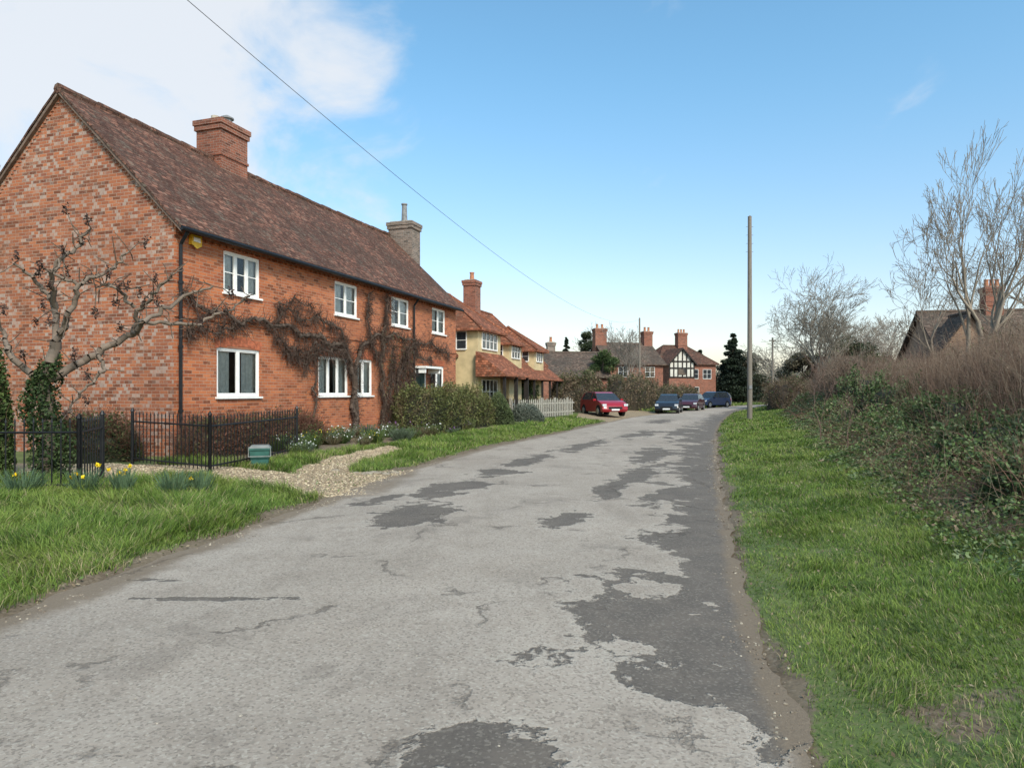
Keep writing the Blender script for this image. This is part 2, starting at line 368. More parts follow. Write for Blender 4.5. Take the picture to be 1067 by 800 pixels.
def road_mat():
    m=NT('road_mat'); tc=m.n('ShaderNodeTexCoord').outputs['Object']
    at=m.n('ShaderNodeAttribute',attribute_name='Col').outputs['Color']
    sp=m.n('ShaderNodeSeparateColor'); m.link(at,sp.inputs[0]); pa,ed,li=sp.outputs[:3]
    big=m.noise(tc,.35,4);mid=m.noise(tc,2.6,6,.65);fine=m.noise(tc,45,4,.75);vf=m.noise(tc,160,3,.8)
    stretch=m.n('ShaderNodeMapping',{'Scale':(1.6,.28,1),'Rotation':(0,0,.28)}); m.link(tc,stretch.inputs[0]); lng=m.noise(stretch.outputs[0],1.0,5,.6)
    c=m.mix(m.ramp(big,.3,.7),(.325,.268,.215),(.405,.340,.278))
    c=m.mix(m.math('MULTIPLY',m.ramp(mid,.45,.68),.35),c,(.25,.20,.155))
    c=m.mix(m.math('MULTIPLY',m.ramp(lng,.5,.7),.45),c,(.24,.195,.155))
    v=m.n('ShaderNodeTexVoronoi',{'Scale':70.0}); m.link(tc,v.inputs['Vector'])
    vs=m.n('ShaderNodeSeparateColor'); m.link(v.outputs['Color'],vs.inputs[0])
    st=m.ramp(vs.outputs[0],.70,.95)
    c=m.mix(m.math('MULTIPLY',st,.38),c,(.53,.47,.39))
    sd=m.ramp(vs.outputs[1],.62,.95)
    c=m.mix(m.math('MULTIPLY',sd,.55),c,(.15,.12,.095))
    w1=m.math('MULTIPLY',m.math('SUBTRACT',m.noise(tc,1.15,7,.66,.3),.5),1.9)
    w2=m.math('MULTIPLY',m.math('SUBTRACT',m.noise(tc,7,5,.72),.5),.55)
    wob=m.math('ADD',w1,w2)
    tot=m.math('ADD',pa,wob)
    pf=m.ramp(tot,.47,.54); rim=m.math('SUBTRACT',m.ramp(tot,.39,.46),pf)
    pc=m.mix(fine,(.052,.043,.036),(.13,.108,.090))
    pc=m.mix(m.math('MULTIPLY',m.ramp(mid,.4,.65),.5),pc,(.16,.13,.105))
    pc=m.mix(m.math('MULTIPLY',st,.35),pc,(.30,.26,.21))
    c=m.mix(m.math('MULTIPLY',rim,.35),c,(.47,.41,.34))
    c=m.mix(m.math('MULTIPLY',pf,.88),c,pc)
    lf=m.ramp(m.math('ADD',li,wob),.5,.56)
    c=m.mix(m.math('MULTIPLY',lf,.35),c,(.49,.43,.36))
    # faint secondary wear blotches over the whole surface
    sb=m.ramp(m.noise(tc,.8,7,.68,.5),.56,.62)
    c=m.mix(m.math('MULTIPLY',sb,.30),c,(.16,.13,.105))
    ds=m.n('ShaderNodeVectorMath',operation='ADD'); nc=m.n('ShaderNodeTexNoise',{'Scale':1.6,'Detail':8.0,'Roughness':.7}); m.link(tc,nc.inputs['Vector'])
    sc=m.n('ShaderNodeVectorMath',operation='SCALE'); sc.inputs['Scale'].default_value=1.1; m.link(nc.outputs['Color'],sc.inputs[0])
    m.link(tc,ds.inputs[0]); m.link(sc.outputs[0],ds.inputs[1])
    vc=m.n('ShaderNodeTexVoronoi',{'Scale':.5},feature='DISTANCE_TO_EDGE'); m.link(ds.outputs[0],vc.inputs['Vector'])
    cr=m.math('SUBTRACT',1,m.ramp(m.math('ADD',vc.outputs['Distance'],m.math('MULTIPLY',m.math('SUBTRACT',fine,.5),.03)),.002,.018))
    crm=m.math('MULTIPLY',cr,m.ramp(m.noise(tc,1.3,4),.50,.60))
    c=m.mix(m.math('MULTIPLY',crm,.5),c,(.11,.088,.07))
    ef=m.ramp(m.math('ADD',ed,m.math('MULTIPLY',wob,.55)),.35,.8)
    c=m.mix(m.math('MULTIPLY',ef,.9),c,m.mix(fine,(.13,.092,.060),(.26,.20,.14)))
    m.color(c); m.b.inputs['Roughness'].default_value=.9
    h=m.math('ADD',m.math('MULTIPLY',vf,.35),m.math('MULTIPLY',fine,.5))
    h=m.math('SUBTRACT',h,m.math('MULTIPLY',pf,1.3)); h=m.math('SUBTRACT',h,crm); h=m.math('ADD',h,m.math('MULTIPLY',st,.25))
    m.bump(h,.8,.016); return m.mat
ys=nonuni(1.2,24,.06,1.03,-5.5,150);ss=np.linspace(0,1,84)
S,Y=np.meshgrid(ss,ys)
l=RL(Y)-.05+.12*nz(Y,Y*0,1.5,5,5);r=RR(Y)+.08+.11*nz(Y,Y*0+9,1.9,5,6)
X=l+(r-l)*S
Z=.0+.05*(1-(2*S-1)**2)+.010*nz(X,Y,.9,3,7)
dr=(RR(Y)-X);dl=X-RL(Y)
def ell(cx,cy,rx,ry,rot=0):
    a=math.radians(rot);dx=X-cx;dy=Y-cy
    u=dx*math.cos(a)+dy*math.sin(a);v=-dx*math.sin(a)+dy*math.cos(a)
    return np.clip(1.15-np.sqrt((u/rx)**2+(v/ry)**2)*.65,0,1)
strip=np.clip(1.05-dr/np.interp(Y,[0,3.5,4.2,6,8,12,30,60],[.3,.4,1.3,1.1,.85,1.2,1.5,1.1])*.45,0,1)*np.interp(Y,[3.0,3.7],[.5,1])
pa=strip*.95
for e in [(1.0,4.75,.65,.85,0),(-.15,3.05,.58,.36,0),(.3,2.5,.6,.25,10),(-1.35,9.1,.75,1.2,-15),(-.9,11.6,.65,1.7,-20),(-2.4,5.35,.8,.06,-4),(-3,5.9,.5,.08,-12),
          (.4,16,.5,2.8,-18),(2.0,20,.6,3.6,-20),(3.6,17.5,.7,3.2,-18),(5,26,.8,3.5,-20),(1.6,11.3,.4,1.5,-15),(8,37,.9,4,-22),(2.6,13.5,.5,1.8,-15),(6.6,27,.6,4,-20),(-.3,13.6,.6,1.1,-18),(.7,8.6,.4,.9,-15),(-2.0,10.4,.35,.7,-15)]:
    pa=np.maximum(pa,ell(*e)*.88)
rh=np.clip((X-RL(Y))/(RR(Y)-RL(Y)),0,1)
base=np.interp(rh,[0,.3,.55,.85,1],[-.05,.02,.11,.16,.12])*np.interp(Y,[2,6,20],[.7,1,1])
pa=np.clip(np.maximum(pa-.14,base),0,1)
ed=np.maximum(np.clip(1-dl/np.interp(Y,[0,5,9,15,40],[.8,.7,.5,.5,.5]),0,1),np.clip(1-(dr+.08)/.28,0,1))
dg=sm((sdpoly(X,Y,G1)+.6)/.6)*.9; ed=np.maximum(ed,dg*.8)
li=np.maximum.reduce([ell(.85,3.4,.5,.32),ell(1.25,7.0,.18,.9,-15),ell(-1.4,4.0,.6,.35,10),ell(-.4,7.5,.9,.9)])*.6-.15
grid_mesh('road',X,Y,Z,road_mat(),[pa,ed,np.clip(li,0,1)])

# ------------------------------------------------------------------ grass
def scatter(x0,x1,y0,y1,dens):
    n=int((x1-x0)*(y1-y0)*dens); return rng.uniform(x0,x1,n),rng.uniform(y0,y1,n)
def grass_ok(x,y):
    d,right=droad(x,y)
    g=gravel(x,y);di=dirt(x,y)
    p=np.clip(1-g*1.3,0,1)*np.clip(1.12-di*1.15,.0,1)
    p=p*(d>.05+.08*nz(x,y,3,2,44))
    bald=sm((nz(x,y,1.1,4,9)-.25)/.35)*.5
    edge=sm((.9-d)/.8)*right
    p=p*(1-bald*np.where(right,1,.3))*(1-.3*edge)
    u=(x+7.33)*.316+(y-14.8)*.949; s=-((x+7.33)*.949-(y-14.8)*.316)
    p=np.where((u>-.3)&(s>-2.2),0,p)
    return rng.uniform(size=x.shape)<p
q=QM()
def blades(x,y,hmul,wmul):
    k=grass_ok(x,y);x=x[k];y=y[k];N=len(x)
    z=hgt(x,y)
    d,right=droad(x,y)
    tuft=np.clip(nz(x,y,2.6,3,27)-.15,0,1)*1.6
    tall=1+.5*nz(x,y,1.1,3,10)+.45*(~right)+tuft
    h=hmul*rng.uniform(.45,1.35,N)*np.clip(tall,.35,2.6)*np.where(d<.4,.65,1)
    an=rng.uniform(0,6.283,N);w=wmul*rng.uniform(.7,1.3,N)
    ux=np.cos(an);uy=np.sin(an);la=rng.uniform(0,6.283,N)*.6+4*nz(x,y,.8,2,28);lean=rng.uniform(.2,1.15,N)*h
    lx=np.cos(la)*lean;ly=np.sin(la)*lean
    b=np.stack([x,y,z-.01],1);U=np.stack([ux,uy,ux*0],1)*w[:,None]
    mid=b+np.stack([lx*.35,ly*.35,h*.6],1);tip=b+np.stack([lx,ly,h*np.sqrt(np.clip(1-.3*(lean/h)**2,.3,1))],1)
    V=np.stack([b-U,b+U,mid-U*.8,mid+U*.8,tip-U*.12,tip+U*.12],1)
    qq=np.array([[0,1,3,2],[2,3,5,4]]);Q=qq[None]+(np.arange(N)*6)[:,None,None]
    ca=np.array([.115,.190,.030]);cb=np.array([.215,.275,.055]);cd=np.array([.36,.30,.16]);cc=np.array([.060,.105,.022])
    f=np.clip(.5+.9*nz(x,y,.9,4,11)+rng.normal(0,.25,N),0,1)[:,None]
    c=ca*(1-f)+cb*f
    dr_=(rng.uniform(size=N)<.07+.20*sm(nz(x,y,.7,3,12)))[:,None]; c=np.where(dr_,cd,c)
    dk=(rng.uniform(size=N)<.12+.35*sm(nz(x,y,1.9,3,31)*1.6))[:,None]; c=np.where(dk&~dr_,cc,c)
    c=c*rng.uniform(.7,1.3,(N,1))
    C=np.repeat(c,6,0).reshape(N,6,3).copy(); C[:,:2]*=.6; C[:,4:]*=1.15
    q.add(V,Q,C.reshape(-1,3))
for (x0,x1,y0,y1,de,h,w) in [(1.2,5.0,2.0,5,6200,.046,.0022),(1.5,6.5,5,9,4200,.052,.003),(2.8,10,9,15,1800,.062,.0045),(4.5,14,15,26,760,.072,.008),(8,24,26,50,170,.09,.018),(10,40,50,90,25,.12,.04),
                           (-9,-3,4,7.5,4600,.090,.0035),(-12,-2.6,7.5,11.8,3000,.098,.0042),(-7,-1,11.5,18,1700,.08,.005),(-5,3,18,30,750,.08,.008),(-3,9,30,46,180,.09,.016)]:
    blades(*scatter(x0,x1,y0,y1,de),h,w)
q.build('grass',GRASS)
q=QM()
n=9000;y=2.2+20*rng.uniform(0,1,n)**1.6;x=RR(y)+.10+rng.uniform(0,1,n)**.9*(np.interp(y,BY,BX)-RR(y)+.3)
z=hgt(x,y)+rng.uniform(.005,.045,n);cl=np.array([(.16,.11,.07),(.24,.18,.11),(.08,.13,.03),(.10,.17,.04),(.30,.24,.15)])
k=rng.uniform(size=n)<.18+.55*sm(nz(x,y,1.4,3,33)+.3)
q.leaves(np.stack([x,y,z],1)[k],np.interp(y[k],[2,8,22],[.012,.018,.03]),cl,up=1.6,aspect=.6)
n=2500;y=rng.uniform(4.5,16,n);x=RL(y)-.1-rng.uniform(0,1,n)**1.5*2.5;z=hgt(x,y)+rng.uniform(.005,.05,n)
q.leaves(np.stack([x,y,z],1),.018,cl,up=1.6)
q.build('leaf_litter',LEAF)
q=QM()
x,y=scatter(-9,-1.8,10.2,19,420);k=rng.uniform(size=x.shape)<gravel(x,y)*.95;x=x[k];y=y[k]
q.stones(np.stack([x,y,np.maximum(hgt(x,y),np.where(x>RL(y)-.1,.0,-1))-.002],1),.013,[(.44,.34,.22),(.34,.26,.17),(.52,.43,.30),(.25,.19,.13)])
n=1500;y=1.9+22*rng.uniform(0,1,n)**1.5;x=RR(y)+rng.normal(-.02,.14,n)
q.stones(np.stack([x,y,np.maximum(hgt(x,y),np.where(x<RR(y)+.08,.006,-1))-.004],1),np.interp(y,[2,8,24],[.006,.008,.014]),[(.26,.21,.155),(.17,.13,.095),(.34,.29,.22),(.12,.09,.065)])
n=1500;y=rng.uniform(4,16,n);x=RL(y)+rng.normal(.12,.22,n)
q.stones(np.stack([x,y,np.maximum(hgt(x,y),np.where(x>RL(y),.006,-1))-.004],1),.008,[(.26,.21,.155),(.17,.13,.095),(.34,.29,.22)])
n=900;y=2+12*rng.uniform(0,1,n)**1.5;x=rng.uniform(-3,1,n)*1.0+.2*y*.6
k=(x<RR(y)-.1)&(x>RL(y)+.1);s_=(x-RL(y))/(RR(y)-RL(y));zz=.05*(1-(2*s_-1)**2)+.01*nz(x,y,.9,3,7)
q.stones(np.stack([x,y,zz-.002],1)[k],.005,[(.38,.33,.26),(.22,.18,.14)])
q.build('loose_gravel',BARK,smooth=False)

# ------------------------------------------------------------------ generic builders
def window_unit(fr,gl,cu,a,b,c,d,y0,cols=2,rows=3,curt=True,m=.055):
    fr.box((a,y0,c),(a+m,y0+.06,d));fr.box((b-m,y0,c),(b,y0+.06,d))
    fr.box((a+m,y0,c),(b-m,y0+.06,c+m));fr.box((a+m,y0,d-m),(b-m,y0+.06,d))
    W=(b-a-2*m)/cols
    for i in range(1,cols): 
        x=a+m+W*i; fr.box((x-.03,y0+.005,c+m),(x+.03,y0+.055,d-m))
    for i in range(cols):
        xa=a+m+W*i+(.03 if i else 0);xb=a+m+W*(i+1)-(.03 if i<cols-1 else 0)
        fr.box((xa,y0+.012,c+m),(xa+.03,y0+.05,d-m));fr.box((xb-.03,y0+.012,c+m),(xb,y0+.05,d-m))
        fr.box((xa+.03,y0+.012,c+m),(xb-.03,y0+.05,c+m+.03));fr.box((xa+.03,y0+.012,d-m-.03),(xb-.03,y0+.05,d-m))
        for k in range(1,rows):
            z=c+m+(d-c-2*m)*k/rows; fr.box((xa+.03,y0+.02,z-.011),(xb-.03,y0+.045,z+.011))
        gl.face([(xa+.03,y0+.035,c+m),(xb-.03,y0+.035,c+m),(xb-.03,y0+.035,d-m),(xa+.03,y0+.035,d-m)])
    cu.face([(a-.3,y0+.9,c-.3),(b+.3,y0+.9,c-.3),(b+.3,y0+.9,d+.3),(a-.3,y0+.9,d+.3)],1)
    if curt:
        wd=(b-a)*curt
        for (xa,xb) in ((a,a+wd),(b-wd,b)):
            n=8
            for i in range(n):
                x0=xa+(xb-xa)*i/n;x1=xa+(xb-xa)*(i+1)/n
                o0=.10+.03*(i%2);o1=.10+.03*((i+1)%2)
                cu.face([(x0,y0+o0,c),(x1,y0+o1,c),(x1,y0+o1,d),(x0,y0+o0,d)],0)
def wall_open(mb,x0,x1,z0,z1,ops,depth=.1,m=0,y=0):
    bx=sorted({x0,x1,*[o[0] for o in ops],*[o[1] for o in ops]});bz=sorted({z0,z1,*[o[2] for o in ops],*[o[3] for o in ops]})
    for i in range(len(bx)-1):
        for j in range(len(bz)-1):
            cx=(bx[i]+bx[i+1])/2;cz=(bz[j]+bz[j+1])/2
            if any(o[0]<cx<o[1] and o[2]<cz<o[3] for o in ops): continue
            mb.face([(bx[i],y,bz[j]),(bx[i+1],y,bz[j]),(bx[i+1],y,bz[j+1]),(bx[i],y,bz[j+1])],m)
    for a,b,c,d in ops:
        e=y+depth+.06
        mb.face([(a,y,c),(a,e,c),(b,e,c),(b,y,c)][::-1],m);mb.face([(a,y,d),(a,e,d),(b,e,d),(b,y,d)],m)
        mb.face([(a,y,c),(a,y,d),(a,e,d),(a,e,c)],m);mb.face([(b,y,c),(b,e,c),(b,e,d),(b,y,d)],m)
def chimney(par,x,y,w,d,z0,z1,mat,pots=1,name='chimney',potmat=None,ph=.45):
    c=MB();c.box((x-w/2,y-d/2,z0),(x+w/2,y+d/2,z1-.3))
    c.box((x-w/2-.05,y-d/2-.05,z1-.3),(x+w/2+.05,y+d/2+.05,z1-.15));c.box((x-w/2-.08,y-d/2-.08,z1-.15),(x+w/2+.08,y+d/2+.08,z1))
    c.box((x-w/2-.03,y-d/2-.03,z0+(z1-z0)*.45),(x+w/2+.03,y+d/2+.03,z0+(z1-z0)*.45+.08))
    c.box((x-w/2+.05,y-d/2+.05,z1),(x+w/2-.05,y+d/2-.05,z1+.06),1)
    for i in range(pots):
        px=x+(i-(pots-1)/2)*w/max(pots,1)*.9
        c.cyl((px,y,z1+.05),(px,y,z1+ph),.14,.11,2);c.cyl((px,y,z1+ph),(px,y,z1+ph+.06),.14,.14,2)
    return c.build(name,[mat,STONE,potmat or CLAY],par)
def roof_surface(x0,x1,ye,ze,yr,zr,sag=.05,nx=60,ny=16,th=.07,front=True):
    mb=MB();P=[]
    for i in range(nx+1):
        row=[]
        for j in range(ny+1):
            x=x0+(x1-x0)*i/nx;t=j/ny
            y=ye+(yr-ye)*t;z=ze+(zr-ze)*t
            z+= -sag*math.sin(math.pi*i/nx)*t+.03*float(nz(x,y*2,.8,4,13))*(1 if j<ny else .6)
            row.append((x,y,z))
        P.append(row)
    for i in range(nx):
        for j in range(ny):
            f=[P[i][j],P[i+1][j],P[i+1][j+1],P[i][j+1]]
            mb.face(f if front else f[::-1])
    for i in range(nx):
        a=P[i][0];b=P[i+1][0];f=[(a[0],a[1],a[2]-th),(b[0],b[1],b[2]-th),b,a];mb.face(f if front else f[::-1])
    for j in range(ny):
        for ii in (0,nx):
            a=P[ii][j];b=P[ii][j+1];mb.face([(a[0],a[1],a[2]-th),a,b,(b[0],b[1],b[2]-th)])
    return mb,[r[-1] for r in P]

# ------------------------------------------------------------------ main cottage
A=math.atan2(.949,.316)
Hs=empty('brick_cottage',(-7.33,14.8,0),A)
Lh,Wh,ze,zr=15.5,6.56,5.36,8.68
ups=[(1.5,2.80,4.02,5.02),(6.2,7.5,4.0,5.02),(9.75,11.1,4.0,5.02),(13.1,14.4,4.0,5.02)]
los=[(1.28,2.8,1.53,2.70),(5.36,6.95,1.53,2.70),(7.35,8.43,1.53,2.70),(13.0,14.25,1.6,2.68)]
door=(11.65,12.6,.3,2.45)
w=MB();wall_open(w,0,Lh,0,ze,ups+los+[door],.09)
w.face([(Lh,Wh,0),(0,Wh,0),(0,Wh,ze),(Lh,Wh,ze)])
w.box((0.0,-.03,3.28),(Lh,-.002,3.44));w.box((-.0,-.05,ze-.22),(Lh,-.002,ze-.08))
for i in range(int(Lh/.225)): w.box((i*.225,-.045,ze-.3),(i*.225+.11,-.003,ze-.222))
w.box((0,-.05,0),(11.6,-.002,.75))
w.build('front_wall',[BR_F],Hs)
g=MB()
g.face([(0,Wh,0),(0,0,0),(0,0,ze),(0,Wh/2,zr-.05),(0,Wh,ze)])
g.face([(Lh,0,0),(Lh,Wh,0),(Lh,Wh,ze),(Lh,Wh/2,zr-.05),(Lh,0,ze)])
for sgn in (0,1):
    n=40
    for i in range(n):
        t0=i/n;t1=(i+1)/n
        ya=t0*Wh/2;yb=t1*Wh/2
        if sgn: ya,yb=Wh-yb,Wh-ya
        z=ze+(zr-ze)*(t0)
        g.box((-.02,ya,z-.17),(-.002,yb-.01,z-.02))
g.build('gable_walls',[BR_G],Hs)
ar=MB()
for (a,b,c,d) in los[:4]+ups:
    n=12
    for i in range(n):
        x0=a-.06+(b-a+.12)*i/n;x1=a-.06+(b-a+.12)*(i+1)/n-.012
        k=((x0+x1)/2-(a+b)/2)/((b-a)/2); rise=.07*(1-k*k); tp=.2 if c<3 else .02
        ar.face([(x0,-.008,d-.02+rise),(x1,-.008,d-.02+rise),(x1+k*.03,-.008,d+tp+rise),(x0+k*.03,-.008,d+tp+rise)])
ar.build('window_arches',[simple('arch_brick',(.40,.12,.06),.85,var=.35,scale=9)],Hs)
fr=MB();gl=MB();cu=MB()
for i,(a,b,c,d) in enumerate(ups): window_unit(fr,gl,cu,a,b,c,d,.03,2 if i!=0 else 3,2,curt=(.30,.40,.36,.42)[i])
for i,(a,b,c,d) in enumerate(los): window_unit(fr,gl,cu,a,b,c,d,.03,2 if i!=1 else 3,1,curt=(.36,.40,.42,.36)[i])
for (a,b,c,d) in ups+los: fr.box((a-.05,-.06,c-.05),(b+.05,.05,c-.002))
fr.build('window_frames',[WHITE],Hs,bevel=.004);gl.build('window_glass',[GLASS],Hs);cu.build('curtains',[CURT,ROOM],Hs)
dm=MB();a,b,c,d=door
dm.box((a,.03,c),(a+.07,.1,d));dm.box((b-.07,.03,c),(b,.1,d));dm.box((a+.07,.03,d-.07),(b-.07,.1,d))
dm.box((a+.07,.06,c),(b-.07,.1,d-.07),1)
for xx in (a+.15,(a+b)/2+.04):
    for zz in (c+.15,c+1.1): dm.box((xx,.045,zz),(xx+.27,.059,zz+.75),1)
dm.box((a-.25,-.55,d+.08),(b+.25,-.003,d+.16));dm.box((a-.2,-.5,d-.1),(a-.12,-.004,d+.079));dm.box((b+.12,-.5,d-.1),(b+.2,-.004,d+.079))
dm.box((a-.1,-.5,0),(b+.1,-.06,.28),2)
dm.build('door',[WHITE,DOOR,STONE],Hs,bevel=.005)
f,rp=roof_surface(-.12,Lh+.12,-.28,ze-.12,Wh/2,zr,.10);f.build('roof_front',[RF],Hs)
f,_=roof_surface(-.12,Lh+.12,Wh+.28,ze-.12,Wh/2,zr,.10,front=False);f.build('roof_back',[RF],Hs)
rd=MB()
i=0
while i<len(rp)-2:
    p,q2=rp[i],rp[i+2]; k=random.uniform(-.012,.012); rd.cyl((p[0]+.01,p[1],p[2]-.03+k),(q2[0]-.01,q2[1],q2[2]-.03+k),.125,.112,0,8); i+=2
rd.build('ridge_tiles',[RF],Hs)
bb=MB()
for j in range(12):
    for s_ in (0,1):
        t0,t1=j/12,(j+1)/12
        y0=-.28+(Wh/2+.28)*t0;y1=-.28+(Wh/2+.28)*t1;z0=ze-.12+(zr-ze+.12)*t0-.1;z1=ze-.12+(zr-ze+.12)*t1-.1
        if s_: y0,y1=Wh-y0,Wh-y1
        bb.face([(-.10,y0,z0-.06),(-.10,y1,z1-.06),(-.10,y1,z1+.03),(-.10,y0,z0+.03)])
        bb.face([(-.10,y0,z0-.06),(-.10,y1,z1-.06),(-.0,y1,z1-.06),(-.0,y0,z0-.06)])
bb.build('verge',[simple('verge_mortar',(.16,.11,.085),.9,var=.3)],Hs)
chimney(Hs,5.3,Wh/2+.1,1.15,.9,zr-.9,9.75,BR_D,0,'main_chimney')
cc=MB();cc.cyl((5.5,Wh/2+.1,9.75),(5.5,Wh/2+.1,10.05),.14,.14,0);cc.cyl((5.5,Wh/2+.1,10.05),(5.5,Wh/2+.1,10.09),.2,.2,0);cc.cyl((5.5,Wh/2+.1,10.09),(5.5,Wh/2+.1,10.17),.2,.05,0)
cc.cyl((5.0,Wh/2+.1,9.75),(5.0,Wh/2+.1,9.95),.13,.12,1)
cc.build('chimney_cowl',[LEAD,STONE],Hs)
chimney(Hs,15.95,2.7,.85,1.15,.2,9.2,BR_GREY,1,'end_chimney',LEAD,.85)
gt=MB();gt.cyl((-.1,-.30,ze-.2),(Lh+.1,-.30,ze-.22),.055,.055,0,8)
for x in (.1,11.35):
    gt.cyl((x,-.28,ze-.25),(x,-.09,ze-.5),.038,.038,0,8);gt.cyl((x,-.09,ze-.5),(x,-.09,.2),.038,.038,0,8)
    for z in (1.2,2.6,4.0): gt.cyl((x,-.09,z),(x,-.09,z+.06),.055,.055,0,8)
gt.build('gutter_and_downpipes',[BLACKP],Hs,smooth=True)
al=MB();al.box((.42,-.09,4.93),(.72,-.003,5.15));al.box((.47,-.095,5.0),(.67,-.091,5.1),1)
al.face([(.42,-.09,4.93),(.57,-.09,4.85),(.72,-.09,4.93)])
al.build('alarm_box',[simple('alarm_yellow',(.75,.42,.03),.4),WHITE],Hs,bevel=.01)
lt=MB();lt.box((11.45,-.22,2.28),(11.57,-.1,2.5),1);lt.box((11.43,-.24,2.5),(11.59,-.08,2.54));lt.box((11.49,-.18,2.54),(11.53,-.14,2.62));lt.box((11.5,-.1,2.35),(11.52,-.003,2.4));lt.box((11.43,-.24,2.25),(11.59,-.08,2.28))
lt.build('wall_lantern',[BLACKP,GLD],Hs)

def loc2w(t,s,z): 
    t=np.asarray(t,float);s=np.asarray(s,float)
    return np.stack([-7.33+.316*t-.949*s,14.8+.949*t+.316*s,np.broadcast_to(z,t.shape)],-1)

# ------------------------------------------------------------------ branching
def grow(out,p,d,L,r,lev,maxlev,nch,ang,up,wig,shr=.68,rsh=.55):
    n=4 if lev<2 else 3
    pts=[p]
    for i in range(n):
        d=d+rng.normal(0,wig,3); d[2]+=up; d/=np.linalg.norm(d)
        q1=p+d*L/n; r1=r*(1-.5*(i+1)/n) if lev<maxlev else r*(1-.9*(i+1)/n)
        out.append((p,q1,r*(1-.5*i/n) if lev<maxlev else r*(1-.9*i/n),r1)); p=q1; pts.append((p,d.copy(),r1))
    if lev>=maxlev: return
    k=nch[min(lev,len(nch)-1)]
    for c in range(k):
        pi=pts[-1] if c<2 else pts[rng.integers(2 if lev==0 else 1,n)]
        if not isinstance(pi,tuple): continue
        pp,dd,rr=pi
        ax=np.cross(dd,rng.normal(size=3)); ax/=np.linalg.norm(ax)
        a=math.radians(ang*rng.uniform(.5,1.25))
        nd=dd*math.cos(a)+ax*math.sin(a)
        grow(out,pp,nd,L*shr*rng.uniform(.75,1.15),max(rr*rng.uniform(.6,.85),.003),lev+1,maxlev,nch,ang,up,wig,shr,rsh)
def bare_tree(name,x,y,H,spread,r,levels=5,trunk=.3,col=(.16,.135,.11),nch=(4,4,4,3,3),ang=32,up=.05,wig=.12,q=None,z0=None,lean=(0,0),build=True,minr=.006):
    out=[]
    grow(out,np.zeros(3),np.array([0,0,1.0]),1.0*trunk/.3,r,0,levels,nch,ang,up,wig)
    P0=np.array([o[0] for o in out]);P1=np.array([o[1] for o in out]);R0=np.array([o[2] for o in out]);R1=np.array([o[3] for o in out])
    zm=P1[:,2].max();top=P1[P1[:,2]>.45*zm]; mx_=np.array([top[:,0].mean()-0,top[:,1].mean(),0])/top[:,2].mean()
    P0=P0-mx_*P0[:,2:3];P1=P1-mx_*P1[:,2:3]
    sx=np.percentile(np.hypot(P1[:,0],P1[:,1]),97)
    sc=np.array([spread/sx,spread/sx,H/zm]);b=np.array([x,y,z0 if z0 is not None else float(hgt(x,y))-.05])
    own=q is None
    if own:q=QM()
    P0=P0*sc;P1=P1*sc
    ln_=np.array([lean[0],lean[1],0]);P0=P0+ln_*P0[:,2:3];P1=P1+ln_*P1[:,2:3]
    q.tubes(P0+b,P1+b,np.maximum(R0,minr),np.maximum(R1,minr*.8),np.array(col),5)
    if own and build: q.build(name,BARK)
    return q,P1+b

